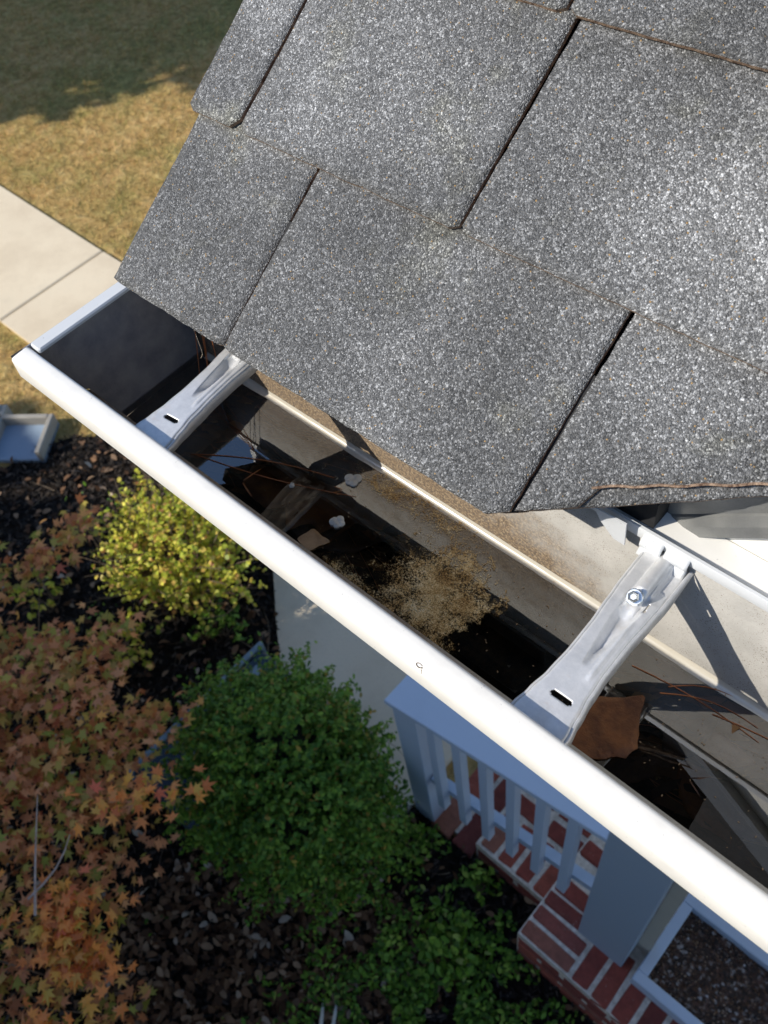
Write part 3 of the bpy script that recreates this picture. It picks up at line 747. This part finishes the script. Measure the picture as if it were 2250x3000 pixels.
# hangers
def hanger(cx, yaw, seed):
    hg = bpy.data.objects.new('hanger', None); COL.objects.link(hg); hg.parent = gut
    WO[hg] = Vector((cx, .235, -.472+H)); hg.location = WO[hg]-WO[gut]; hg.rotation_euler = (0, 0, yaw)
    def lk(name, mb, mats, smooth=None):
        o = bpy.data.objects.new(name, mesh(mb.v, mb.f, name)); COL.objects.link(o)
        for q in (mats if isinstance(mats, list) else [mats]): o.data.materials.append(q)
        o.parent = hg
        if smooth: autosmooth(o, smooth)
        return o
    Y0, Y1 = -.074, .0685                       # local y: front under the lip ... back wall
    def hw(y):                                   # half width along the bar
        pts = [(-.074, .0178), (-.064, .0170), (-.052, .0150), (-.036, .0128), (-.018, .0117), (.004, .0118), (.024, .0130), (.040, .0139), (.0685, .0142)]
        for (a, wa), (b, wb) in zip(pts[:-1], pts[1:]):
            if y <= b: q = (y-a)/(b-a); q = q*q*(3-2*q); return wa+(wb-wa)*q
        return pts[-1][1]
    nu, nv = 48, 150; mb = MB(); idx = {}
    def hgt(x, y, w):
        z = 0.
        # pressed valley that opens toward the wall, with a raised bead inside it
        if y > -.022:
            q = min(1, (y+.022)/.018); vw = .0022+.0052*min(1, max(0, (y+.022)/.05)); 
            if y > .030: q *= max(0, 1-(y-.030)/.008)
            a = abs(x-.0005)/vw
            if a < 1: z -= .0055*q*(1-a*a)
        if y > .018:                             # raised screw tube
            q = min(1, (y-.018)/.014); a = abs(x+.0005)/.0048
            if a < 1: z += .0045*q*math.sqrt(1-a*a)
        # long edge bead on the right
        if -.030 < y < .018:
            a = abs(x-.0068)/.0020; q = min(1, (y+.030)/.005)*min(1, (.018-y)/.01)
            if a < 1: z += .0009*q*(1-a*a)
        e = (w-abs(x))/.0016                     # rounded shoulder
        if e < 1: z -= .0011*(1-e)**2
        if y > .034 and x > .0052:               # right wing dips beside the tube
            z -= .0040*min(1, (y-.034)/.012)*min(1, (x-.0052)/.002)
        z += .0004*noise.noise(Vector((x*90, y*60, seed)))
        return z
    for j in range(nv+1):
        y = Y0+(Y1-Y0)*j/nv; w = hw(y)
        for i in range(nu+1):
            x = -w+2*w*i/nu; mb.v.append((x, y, hgt(x, y, w)))
    for j in range(nv):
        for i in range(nu):
            xa = sum(mb.v[q][0] for q in (j*(nu+1)+i, j*(nu+1)+i+1))/2; ya = mb.v[j*(nu+1)+i][1]+.0005
            # slot near the front, with round ends
            dx = max(0, abs(xa-.0015)-.0052); dy = ya+.0462
            if dx*dx+dy*dy < .0017**2: continue
            # small opening beside the screw
            if abs(xa-.0075) < .0010 and abs(ya-.030) < .0035: continue
            mb.f.append((j*(nu+1)+i, j*(nu+1)+i+1, (j+1)*(nu+1)+i+1, (j+1)*(nu+1)+i)); mb.mi.append(0)
    pl = lk('bracket_plate', mb, MT['galv'], 60); s_ = pl.modifiers.new('t', 'SOLIDIFY'); s_.thickness = .0011; s_.offset = -1
    for sgn, nm in ((1, 'side_flange'), (-1, 'side_flange')):
        mb = MB()
        for j in range(nv+1):
            y = Y0+(Y1-Y0)*j/nv; w = hw(y)+.0002; q = (y-Y0)/(Y1-Y0)
            dep = .0095*min(1, .5+q*2)*(1 if y < .045 else max(.25, 1-(y-.045)/.03)); z0 = hgt(sgn*w, y, w)
            if y > .034 and sgn > 0: z0 = -.0011
            mb.v += [(sgn*w, y, z0), (sgn*(w+.0012), y, z0-.0015), (sgn*(w+.0018), y, z0-dep)]
        for j in range(nv):
            for k in (0, 1): mb.f.append((j*3+k, j*3+k+1, (j+1)*3+k+1, (j+1)*3+k))
        fl_ = lk(nm, mb, MT['galv'], 60); s_ = fl_.modifiers.new('t', 'SOLIDIFY'); s_.thickness = .0011; s_.offset = 0
    # rolled hooks over the back hem
    for (a, b) in ((-.0185, -.0042), (-.0022, .0132)):
        mb = MB(); prof = []
        for k in range(11):
            t_ = math.radians(-50+k*24); prof.append((.0685-.0048*math.cos(t_), .0040+.0048*math.sin(t_)))
        prof = [(.0655-.004, -.004)] + prof
        mb.extr([(yy, zz) for yy, zz in prof], frange(a, b, .002))
        hk = lk('wall_hook', mb, MT['cap'], 60); s_ = hk.modifiers.new('t', 'SOLIDIFY'); s_.thickness = .0012; s_.offset = 0
    # hex washer screw
    mb = MB(); c = Vector((-.0005, .0295, .0048)); ax = Vector((0, -.55, .84)).normalized(); u = Vector((1, 0, 0)); w_ = ax.cross(u)
    def ring(r, h, n=20, ph=0): return [c+ax*h+(u*math.cos(2*math.pi*(k+ph)/n)+w_*math.sin(2*math.pi*(k+ph)/n))*r for k in range(n)]
    def stack(rings):
        n = len(rings[0]); v = [q for R_ in rings for q in R_]
        f = [(i*n+k, i*n+(k+1) % n, (i+1)*n+(k+1) % n, (i+1)*n+k) for i in range(len(rings)-1) for k in range(n)]
        return v, f+[tuple(range((len(rings)-1)*n, len(rings)*n))]
    mb.add(*stack([ring(.0052, -.0025), ring(.0052, 0), ring(.0046, .0006)]))
    mb.add(*stack([ring(.0036, .0004, 6), ring(.0036, .0036, 6), ring(.0029, .0042, 6), ring(.0018, .0036, 6)]))
    lk('hex_screw', mb, MT['screw'])
    return hg
hanger(-.1075, .015, 3)
hanger(-.4545, .10, 9)
hanger(.45, 0, 5)

# things lying in the gutter
def leaf_mesh(L, Wd, seed, curl=.12, lobes=0):
    rr = random.Random(seed); n = 18; vs = []; fs = []; m_ = 6
    for i in range(n+1):
        t_ = i/n; w = Wd/2*max(0., math.sin(math.pi*min(1, t_*.97+.015)))**.9*(1.15+.35*math.cos(t_*3.1))
        if lobes: w *= 1+.35*math.sin(t_*lobes*math.pi*2)
        w *= 1+.07*rr.uniform(-1, 1)+.12*math.sin(t_*9+seed)
        for j in range(m_+1):
            u = j/m_*2-1
            vs.append(((t_-.5)*L, u*w, curl*L*(.25*u*u*.3+.5*(t_-.5)**2)+.0006*noise.noise(Vector((t_*6, u*3, seed)))))
    for i in range(n):
        for j in range(m_): fs.append((i*(m_+1)+j, (i+1)*(m_+1)+j, (i+1)*(m_+1)+j+1, i*(m_+1)+j+1))
    return vs, fs
def leaf(x, y, z, L, Wd, yaw, mat, label, name='leaf', seed=1, tilt=(0, 0), lobes=0, curl=.12, group=None, cat='leaf'):
    vs, fs = leaf_mesh(L, Wd, seed, curl, lobes)
    M_ = Matrix.Translation((x, y, z)) @ Matrix.Rotation(yaw, 4, 'Z') @ Matrix.Rotation(tilt[0], 4, 'X') @ Matrix.Rotation(tilt[1], 4, 'Y')
    vs = [M_ @ Vector(v) for v in vs]
    o = link(name, mesh(vs, fs), None, [mat], smooth=True); s_ = o.modifiers.new('t', 'SOLIDIFY'); s_.thickness = .0003
    return setp(o, label, cat, group)
leaf(-.0935, .2330, -.5744, .064, .036, 1.35, MT['floatleaf'], 'large orange brown soaked leaf floating just right of the nearer hanger', seed=3)
leaf(-.028, .2640, -.5775, .040, .020, .35, MT['wetleaf'], 'narrow orange leaf tip at the back wall beyond the nearer hanger', seed=5)
leaf(-.062, .2250, -.5778, .060, .018, .9, MT['wetleaf_dark'], 'long dark leaf lying diagonally near the large orange leaf', seed=7)
leaf(-.020, .2300, -.5776, .055, .024, -.5, MT['wetleaf'], 'dull brown leaf under water nearest the right edge', seed=8)
leaf(-.352, .2160, -.5738, .026, .015, .55, MT['tanleaf'], 'small tan leaf floating against the inside of the front lip', seed=4)
leaf(-.365, .2470, -.5770, .075, .050, .4, MT['wetleaf'], 'broad red brown leaf submerged between hanger and tan scum', seed=14, lobes=2)
leaf(-.385, .2750, -.5775, .060, .030, -.2, MT['wetleaf_dark'], 'dark soaked leaf along the back wall below the shingle edge', seed=15)
leaf(-.330, .2380, -.5768, .070, .022, .75, MT['wetleaf_dark'], 'black curled leaf beside the white petals', seed=16)
def blob(x, y, r, label, seed, z=WZ+.0012):
    rr = random.Random(seed); mb = MB()
    for k in range(5):
        a = k/5*6.28+rr.random(); cx, cy = x+math.cos(a)*r*.55, y+math.sin(a)*r*.55; q = r*rr.uniform(.45, .7); n = 14
        v = [(cx, cy, z+.0012+k*.0001)] + [(cx+math.cos(i/n*6.283)*q, cy+math.sin(i/n*6.283)*q, z+.0002+k*.0001) for i in range(n)]
        v += [(cx+math.cos(i/n*6.283)*q, cy+math.sin(i/n*6.283)*q, z-.001) for i in range(n)]
        mb.add(v, [(0, 1+i, 1+(i+1) % n) for i in range(n)] + [(1+i, 1+n+i, 1+n+(i+1) % n, 1+(i+1) % n) for i in range(n)])
    o = mb.build('petal', MT['blob']); return setp(o, label, 'petal')
leaf(-.405, .2440, -.5765, .085, .034, .55, MT['wetleaf'], 'red brown soaked leaf just right of the farther hanger', seed=21, lobes=1)
leaf(-.335, .2620, -.5768, .050, .030, -.7, MT['wetleaf'], 'rust leaf under water below the middle of the eave', seed=22)
leaf(.010, .2420, -.5766, .090, .026, .15, MT['wetleaf_dark'], 'long brown leaf strip at the near end of the gutter bottom', seed=23)
leaf(-.050, .2620, -.5772, .044, .020, 1.2, MT['wetleaf_dark'], 'small dark leaf close to the back wall right of the nearer hanger', seed=24)
blob(-.3690, .2790, .0062, 'pale petal clump floating by the gutter back wall', 2)
blob(-.3495, .2405, .0055, 'white petal clump floating mid gutter over a black leaf', 3)
blob(-.4050, .2440, .0022, 'single tiny white petal near the farther hanger', 4)
# pine needles
rr = random.Random(40)
def needle(p0, p1, sag, label, r=.00045, grp='pine needles lying in the gutter'):
    a, b = Vector(p0), Vector(p1); d = (b-a); side = Vector((-d.y, d.x, 0)).normalized(); k = 8
    mb = MB(); mb.tube([a.lerp(b, i/k)+side*sag*math.sin(math.pi*i/k) for i in range(k+1)], r, 5, taper=.6)
    o = mb.build('pine_needle', MT['needle'], smooth=True); return setp(o, label, 'pine needle', grp)
LB = 'thin red brown pine needle soaking in the gutter water'
needle((-.500, .214, -.5745), (-.383, .271, -.5745), .006, 'long rust pine needle crossing the water beside the farther hanger')
needle((-.497, .216, -.5745), (-.355, .268, -.5748), -.004, 'second rust pine needle just beneath the long crossing one')
def nd_pts(x0, x1):
    x = rr.uniform(x0, x1); y = rr.uniform(.222, .292); a = rr.gauss(.25, .35); L = rr.uniform(.05, .12)
    return (x, y, rr.uniform(-.5795, -.5765)), (x+L*math.cos(a), min(.302, max(.214, y+L*math.sin(a))), rr.uniform(-.5795, -.5765))
mbn = MB()
for i in range(70):
    a_, b_2 = nd_pts(-.50, -.33) if i % 3 else nd_pts(-.12, .25)
    a, b = Vector(a_), Vector(b_2); sg = rr.uniform(-.008, .008); d = b-a; side = Vector((-d.y, d.x, 0)).normalized()
    if i % 9 == 0: a.z = b.z = WZ+.0004
    mbn.tube([a.lerp(b, i_/6)+side*sg*math.sin(math.pi*i_/6) for i_ in range(7)], .00045, 4, taper=.6)
o = mbn.build('needle_litter', MT['needle'], kind='stuff'); setp(o, 'tangle of red brown pine needles soaking under the gutter water', 'pine needles')
needle((-.0865, .2295, -.5768), (-.058, .2450, -.5768), .002, 'short bright orange pine needle touching the large orange leaf')
WH = ['first', 'second', 'third', 'last']
for i, (x, y, x1) in enumerate([(-.560, .300, -.541), (-.556, .301, -.531), (-.553, .302, -.536), (-.549, .301, -.523)]):
    needle((x, y, -.466+.004*i), (x1, .262+.004*i, -.574), .002, WH[i]+' pine needle hanging inside the gutter counted from the end cap', grp='pine needles hanging at the end cap')
# loose debris at the near end
n = 900
P = np.column_stack([rs.uniform(-.13, .35, n), rs.uniform(.216, .302, n), rs.uniform(-.5812, -.577, n)])
P2 = np.column_stack([rs.uniform(-.56, -.30, 260), rs.uniform(.216, .302, 260), rs.uniform(-.5812, -.578, 260)])
M_deb = island('gutter_debris', [(0, (.02, .010, .006)), (.45, (.10, .042, .016)), (.8, (.24, .10, .03)), (1, (.50, .28, .10))], .6, 0, jitter=200)
db = cloud('leaf_debris', np.vstack([P, P2]), .024, [(-.10, -.5), (.12, -.4), (.16, .1), (.05, .5), (-.12, .3)], M_deb, spread=.12, seed=31, kind='stuff', fold=.02, dirs=np.tile([1., .35, 0], (n+260, 1)))
setp(db, 'matted shreds of brown leaves steeping in the gutter', 'leaf debris')
# specks floating on the water and seeds on the back wall
P = np.column_stack([rs.uniform(-.42, .2, 260), rs.uniform(.212, .303, 260), np.full(260, WZ+.0006)])
sp_ = cloud('floating_specks', P, .0016, DIAM, MT['tanleaf'], spread=.1, seed=33, kind='stuff', fold=0)
setp(sp_, 'tiny pale specks floating on the gutter water', 'specks')

# ================================================================== PLANTS
def sprigs(n, centre, rad, rs, leaves=14, L=.09, inner=.72, lump=.12, zcut=None):
    """leaf positions on short twigs that stick out of a lumpy ellipsoid"""
    D = rs.normal(0, 1, (n, 3)); D /= np.linalg.norm(D, axis=1)[:, None]
    if zcut is not None: D[:, 2] = np.where(D[:, 2] < zcut, -D[:, 2]*.5, D[:, 2]); D /= np.linalg.norm(D, axis=1)[:, None]
    lumpv = np.array([1+lump*noise.noise(Vector(d*2.3)+Vector((centre[0]*3, 0, 0)))*1.6+lump*.6*noise.noise(Vector(d*6)) for d in D])
    q = rs.uniform(inner, 1, n)
    base = np.array(centre)+D*np.array(rad)*(lumpv*q)[:, None]
    ax = D+rs.normal(0, .45, (n, 3))+np.array([0, 0, .35]); ax /= np.linalg.norm(ax, axis=1)[:, None]
    t_ = np.linspace(.15, 1, leaves); P = base[:, None, :]+ax[:, None, :]*(t_*L)[None, :, None]*rs.uniform(.6, 1.2, n)[:, None, None]
    P = P+rs.normal(0, .007, P.shape); U = np.repeat(ax[:, None, :]*.6+np.array([0, 0, .5]), leaves, 1)
    return P.reshape(-1, 3), U.reshape(-1, 3), base, ax
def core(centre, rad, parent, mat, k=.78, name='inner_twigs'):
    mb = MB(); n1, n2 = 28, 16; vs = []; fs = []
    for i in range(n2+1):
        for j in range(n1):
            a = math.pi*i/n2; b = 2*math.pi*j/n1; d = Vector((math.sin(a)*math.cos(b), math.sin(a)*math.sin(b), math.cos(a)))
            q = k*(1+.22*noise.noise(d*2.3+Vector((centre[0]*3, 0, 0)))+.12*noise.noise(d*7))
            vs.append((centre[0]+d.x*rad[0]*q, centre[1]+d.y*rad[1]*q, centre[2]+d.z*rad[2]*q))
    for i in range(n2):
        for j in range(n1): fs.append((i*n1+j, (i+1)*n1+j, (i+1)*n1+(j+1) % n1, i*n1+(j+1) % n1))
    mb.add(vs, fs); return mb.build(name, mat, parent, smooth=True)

# boxwood
c = (-1.44, .44, -3.58); rd = (.47, .37, .42)
bw = thing('boxwood_shrub', 'round dark green boxwood shrub beside the railing newel post', 'shrub', (c[0], c[1], G))
P, U, b0, ax = sprigs(2300, c, rd, np.random.RandomState(4), 14, .12, .62, .20, zcut=-.55)
cloud('foliage', P, .0225, OVAL, MT['boxwood'], up=U, spread=.9, parent=bw, seed=5)
core(c, rd, bw, MT['core'], .72)
mb = MB(); mb.tube([(c[0], c[1], G-.02), (c[0]+.01, c[1], -3.75)], .028, 8, taper=.7); mb.build('stem', MT['bark'], bw)
# sprawling yellow shrub
c = (-2.84, .93, -3.82); rd = (.42, .32, .27)
ys = thing('yellow_shrub', 'sunlit loose shrub with small yellow green leaves and tan twigs under the gutter', 'shrub', (c[0], c[1], G))
P, U, b0, ax = sprigs(640, c, rd, np.random.RandomState(14), 9, .14, .35, .30, zcut=-.2)
cloud('foliage', P, .024, [(0, -.5), (.34, -.25), (.40, .1), (.2, .42), (0, .5), (-.2, .42), (-.40, .1), (-.34, -.25)], MT['yellow'], up=U, spread=1.1, parent=ys, seed=15)
mb = MB(); r14 = np.random.RandomState(15)
base = np.array([c[0], c[1], G])+r14.normal(0, .06, (210, 3))*[1, 1, 0]
twigs(mb, base, b0[:210]+ax[:210]*.19, .0048, 4, .1, r14)
base = np.array([c[0]-.12, c[1]+.25, G])+r14.normal(0, .08, (26, 3))*[1, 1, 0]
twigs(mb, base, base+r14.normal(0, 1, (26, 3))*[.22, .16, .03]+[-.10, .12, .30], .006, 4, .08, r14)
mb.build('twigs', MT['bark'], ys)
# low plant by the walk
def small_plant(name, c, r, n, leafsize, mat, label, seed, cat='plant', leaves=8, L=.07):
    t_ = thing(name, label, cat, (c[0], c[1], G)); q = np.random.RandomState(seed)
    P, U, b0, ax = sprigs(n, c, r, q, leaves, L, .3, .25, zcut=-.1)
    cloud('foliage', P, leafsize, OVAL, mat, up=U, spread=1., parent=t_, seed=seed)
    mb = MB(); b = np.array([c[0], c[1], G])+q.normal(0, .015, (14, 3))*[1, 1, 0]; twigs(mb, b, b0[:14], .003, 4, .1, q)
    mb.build('stem', MT['bark'], t_); return t_
small_plant('small_shrub', (-2.45, .83, -4.02), (.12, .09, .10), 26, .035, MT['cover'], 'sparse little green plant between yellow shrub and concrete walk', 51)
small_plant('small_shrub', (-2.75, .42, -3.98), (.16, .14, .13), 34, .032, MT['yellow'], 'thin bare twigged shrub with few yellowish leaves above the navy lid', 52)
small_plant('small_shrub', (-3.35, .33, -3.95), (.12, .12, .14), 20, .036, MT['yellow'], 'small bright yellow leaved plant behind the maple branches', 53)
small_plant('small_shrub', (-.60, .42, -4.02), (.12, .12, .09), 40, .040, MT['cover'], 'light green clump amid ground cover in front of the brick steps', 54)
small_plant('small_shrub', (-1.00, .66, -4.03), (.07, .09, .08), 20, .034, MT['cover'], 'leafy weed at the foot of the newel post', 55)
small_plant('small_shrub', (-.66, .70, -4.03), (.04, .04, .08), 10, .034, MT['cover'], 'dark green weed growing against the brick step', 56)
# ground cover mats
r9 = np.random.RandomState(9)
n = 9000
P = np.column_stack([r9.normal(-.42, .30, n), r9.normal(.08, .26, n), np.zeros(n)])
hh = np.array([noise.noise(Vector((p[0]*7, p[1]*7, 1.))) for p in P]); keep = (hh > -.18) & (P[:, 1] < .60+0*P[:, 0]) & (P[:, 0] > -1.15)
P = P[keep]; P[:, 2] = G+.02+np.clip(hh[keep]+.4, 0, 1)*r9.uniform(.03, .13, len(P))
P3 = np.column_stack([r9.uniform(-1.15, -.35, 1600), r9.uniform(.25, .76, 1600), r9.uniform(G+.01, G+.06, 1600)])
h3 = np.array([noise.noise(Vector((p[0]*9, p[1]*9, 4.))) for p in P3]); P3 = P3[(h3 > .08) & inside(bed, P3)]
P4 = np.column_stack([r9.uniform(-3.9, -1.6, 1500), r9.uniform(-.9, 1.2, 1500), r9.uniform(G+.01, G+.06, 1500)])
h4 = np.array([noise.noise(Vector((p[0]*4, p[1]*4, 9.))) for p in P4]); P4 = P4[(h4 > .18) & inside(bed, P4)]
gc = cloud('ground_cover', np.vstack([P, P3, P4]), .027, OVAL, MT['cover'], spread=1., seed=19, kind='stuff')
setp(gc, 'low green ground cover leaves spreading over the mulch', 'ground cover')
# twigs lying about
mb = MB(); q = np.random.RandomState(77)
a = np.column_stack([q.uniform(-4.2, -.4, 90), q.uniform(-.6, 1.0, 90), np.full(90, G+.03)])
twigs(mb, a, a+q.normal(0, .12, (90, 3))*[1, 1, .15], .003, 4, .08, q)
o = mb.build('fallen_twigs', MT['bark'], kind='stuff'); setp(o, 'thin fallen twigs lying on the mulch', 'twigs')

# japanese maple
mc = Vector((-2.30, -1.03, -3.05))
mp_ = thing('japanese_maple', 'japanese maple with orange and bronze star shaped autumn leaves', 'tree', (mc.x, mc.y, G))
q = np.random.RandomState(61); PL = []
def layer_z(d, a): return -2.45-.42*d**1.7+.20*noise.noise(Vector((d*2*math.cos(a)+3, d*2*math.sin(a), 1)))
tw = MB(); br_ends = []
EXTRA = [ray(40, 1690, -2.85), ray(110, 1640, -2.8), ray(190, 1590, -2.8), ray(215, 1540, -2.8), ray(320, 1850, -2.8), ray(90, 1900, -2.75), ray(270, 2030, -2.7), ray(60, 2050, -2.7), ray(400, 2330, -2.6), ray(160, 2120, -2.7)]
for b in range(410):
    a = q.uniform(0, 2*math.pi); d = math.sqrt(q.uniform(.02, 1)); rr_ = 1.29*d*(1+.10*noise.noise(Vector((math.cos(a)*2.5, math.sin(a)*2.5, 5))))
    ctr = Vector((mc.x+rr_*math.cos(a), mc.y+rr_*math.sin(a), layer_z(d, a)-q.uniform(0, .30)*(1 if q.rand() < .5 else .2)))
    if b >= 400: ctr = EXTRA[b-400]
    elif ctr.y > -.25+.25*q.rand() and ctr.x < -1.9 and q.rand() < .55: continue
    br_ends.append(ctr); out = Vector((math.cos(a), math.sin(a), -.25)).normalized()
    nl = q.randint(30, 64); lat = Vector((-out.y, out.x, 0))
    for k in range(nl):
        w_ = q.normal(0, 1, 3); PL.append(ctr+out*(w_[0]*.085)+lat*(w_[1]*.045)+Vector((0, 0, w_[2]*.022)))
PL = np.array([tuple(p) for p in PL]); 
# the 300 leaves that show largest are parts of their own: the highest and nearest to the camera
dist = np.linalg.norm(PL, axis=1); cy = PL @ RM[2]; px = (PL @ RM[0])/cy*F+1125; py = (PL @ RM[1])/cy*F+1500
vis = (px > -60) & (px < 620) & (py > 1450) & (py < 3060); order = np.argsort(np.where(vis, dist, 99)); near = order[:260]
rest = np.setdiff1d(np.arange(len(PL)), near)
cloud('foliage', PL[rest], .056, STAR, MT['maple'], parent=mp_, spread=.75, seed=62, fold=.35, kind='stuff')
M_ml, t, p_, o_ = nodes('maple_leaf_single')
oi = t.nodes.new('ShaderNodeObjectInfo')
c_ = ramp(t, oi.outputs['Random'], [(0, (.56, .16, .04)), (.3, (.88, .31, .08)), (.55, (.86, .38, .07)), (.8, (.62, .42, .07)), (1, (.82, .18, .10))])
lnk(t, c_, p_.inputs['Base Color']); p_.inputs['Roughness'].default_value = .5
tr = t.nodes.new('ShaderNodeBsdfTranslucent'); lnk(t, c_, tr.inputs[0]); mx = t.nodes.new('ShaderNodeMixShader'); mx.inputs[0].default_value = .35
lnk(t, p_.outputs[0], mx.inputs[1]); lnk(t, tr.outputs[0], mx.inputs[2]); lnk(t, mx.outputs[0], o_.inputs[0])
lms = []
for k in range(5):
    cup = .25+.12*k; sc = [(x*(1+.06*math.sin(k+i)), y) for i, (x, y) in enumerate(STAR)]
    vs = [(0, .02, 0)]+[(x, y, -cup*(x*x+y*y)) for x, y in sc]; n = len(sc)
    me = mesh(vs, [(0, 1+(i+1) % n, 1+i) for i in range(n)], 'leaf'); me.materials.append(M_ml); lms.append(me)
for i in near:
    o = bpy.data.objects.new('leaf', lms[q.randint(5)]); COL.objects.link(o); o.parent = mp_
    o.location = Vector(PL[i])+Vector((0, 0, H))-WO[mp_]; s_ = q.uniform(.048, .074); o.scale = (s_, s_, s_)
    o.rotation_euler = (q.normal(0, .45), q.normal(0, .45), q.uniform(0, 6.28))
mb = MB()
trunk_top = Vector((mc.x, mc.y, -3.45))
mb.tube([(mc.x, mc.y, G-.03), (mc.x+.03, mc.y-.02, -3.8), trunk_top], .05, 10, taper=.7); mb.build('trunk', MT['bark'], mp_)
mb = MB()
for i, e in enumerate(br_ends):
    if i % 2 == 0: twigs(mb, [trunk_top], [e-Vector((0, 0, .02))], .011 if i % 8 == 0 else .006, 5, .07, q)
mb.build('branches', MT['bark'], mp_)
# two pale bare twigs rising above the leaves
for (a, b, l) in (((60, 2620), (205, 2445), 'twig'), ((80, 2560+110), (110, 2330), 'twig')):
    pa, pb = ray(*a, -2.42), ray(*b, -2.36); mb = MB(); twigs(mb, [pa-Vector((0, 0, .05))], [pb], .0042, 5, .04, q)
    mb.build('bare_twig', simple('pale_twig', (.28, .20, .16), (.42, .34, .30), 60, .8), mp_)

# ================================================================== GARDEN OBJECTS
lid = thing('storage_lid', 'navy plastic tote lid with pale worn rim half hidden behind the boxwood', 'lid', (-1.98, .36, G))
LZ = G+.16
mb = MB(); mb.bbox(-2.17, -1.60, .03, .86, G+.04, LZ, .015); mb.build('lid_panel', MT['blue'], lid)
mb = MB(); mb.bbox(-2.20, -2.172, .01, .88, G+.03, LZ+.012, .004); mb.build('rim', MT['bluerim'], lid)
mb = MB(); mb.bbox(-2.12, -2.07, .40, .78, LZ+.001, LZ+.008, .003); mb.build('rim', MT['bluerim'], lid)
mb = MB(); cpt = ray(563, 2198, LZ+.004); mb.tube([cpt+Vector((.020*math.cos(t_), .020*math.sin(t_), 0)) for t_ in frange(0, 6.0, .3)], .006, 6)
mb.build('ring_mark', MT['blob'], lid)
# splash block by the lawn
def splash(cx, cy, yaw, label):
    t_ = thing('splash_block', label, 'splash block', (cx, cy, G), 'splash blocks at the lawn edge')
    def b(x0, x1, y0, y1, z0, z1, nm, m_):
        mb = MB(); mb.bbox(x0, x1, y0, y1, z0, z1, .006)
        me = mesh(mb.v, mb.f); me.materials.append(m_); o = bpy.data.objects.new(nm, me); COL.objects.link(o); o.parent = t_
    b(-.19, .19, -.16, .16, .0, .03, 'base', MT['bluish'])
    b(-.19, -.155, -.16, .16, .005, .10, 'side_wall', MT['splash']); b(.155, .19, -.16, .16, .005, .10, 'side_wall', MT['splash'])
    b(-.154, .154, .125, .16, .005, .10, 'end_wall', MT['splash'])
    t_.rotation_euler = (0, 0, yaw); return t_
p1 = ray(72, 1298, G)
splash(p1.x, p1.y, math.radians(38), 'small blue grey open splash block between lawn and black mulch')
p1 = ray(-62, 1270, G)
splash(p1.x, p1.y, math.radians(38), 'second splash block cut off by the left edge of the picture')
# metal stake
mt_ = thing('garden_stake', 'pale metal two pronged stake standing in leaf litter at the bottom edge', 'stake', tuple(ray(960, 3010, G)))
for dx in (0, .045):
    a = ray(935+dx*700, 3060, G+.18); b = ray(948+dx*900, 2928, G+.02)
    mb = MB(); mb.tube([a, a.lerp(b, .5), b], .011, 8, taper=.45); mb.build('prong', MT['cap'], mt_)

# ================================================================== WHAT SHADES THE BED (outside the frame)
wing = thing('neighbour_house', 'two storey pale sided house standing behind the viewer', 'house', (0, -9, G))
XE = -6.72
mb = MB(); mb.box(XE+.02, 7, -12, -6.05, G-.1, G+7.5); mb.build('wall', MT['siding'], wing)
mb = MB(); mb.add([(XE, -12.3, G+7.5), (XE, -6.0, G+7.5), (7, -6.0, G+7.5), (7, -12.3, G+7.5), (XE, -9.15, G+8.6), (7, -9.15, G+8.6), (XE, -6.0, G+7.35), (7, -6.0, G+7.35), (XE, -12.3, G+7.35), (7, -12.3, G+7.35)],
    [(0, 4, 5, 3), (1, 2, 5, 4), (1, 6, 7, 2), (6, 8, 9, 7), (0, 3, 9, 8), (0, 8, 6, 1, 4), (2, 7, 9, 3, 5)])
mb.build('roof', MT['shingle'], wing)
for i in range(5):
    mb = MB(); mb.box(-4.5+i*2.3, -3.5+i*2.3, -6.05, -6.01, G+1, G+2.3); mb.build('window', MT['dark'], wing)
def tree(x, y, zc, rx, rz, seed, label, n=1500):
    t_ = thing('shade_tree', label, 'tree', (x, y, G)); q = np.random.RandomState(seed)
    P, U, b0, ax = sprigs(n, (x, y, zc), (rx, rx, rz), q, 7, .5, .6, .22)
    cloud('foliage', P, .30, OVAL, MT['treeleaf'], up=U, spread=1., parent=t_, seed=seed)
    core((x, y, zc), (rx, rx, rz), t_, MT['core'], .86, 'inner_crown')
    mb = MB(); mb.tube([(x, y, G-.1), (x, y, zc)], .2, 10, taper=.6); mb.build('trunk', MT['bark'], t_)
def shade_tree(gx, gy, R_, zc, rz, seed, label):
    k = (zc-G)/.83; tree(gx-.62*k, gy-k, zc, R_, rz, seed, label)
shade_tree(-9.1, 6.2, 2.6, G+5.2, 2.3, 71, 'round leafy shade tree up sun of the far lawn')
shade_tree(-13.0, 5.6, 2.8, G+5.2, 2.3, 72, 'taller shade tree farthest left of the lawn')
shade_tree(-5.2, 8.6, 2.3, G+5.6, 2.0, 75, 'shade tree casting its shadow on the lawn beyond the roof')
shade_tree(-3.95, -1.7, 1.28, G+3.0, 1.3, 73, 'small dense evergreen shading the mulch bed')
shade_tree(-5.9, -2.1, 1.6, G+3.0, 1.5, 74, 'small evergreen left of the mulch bed')
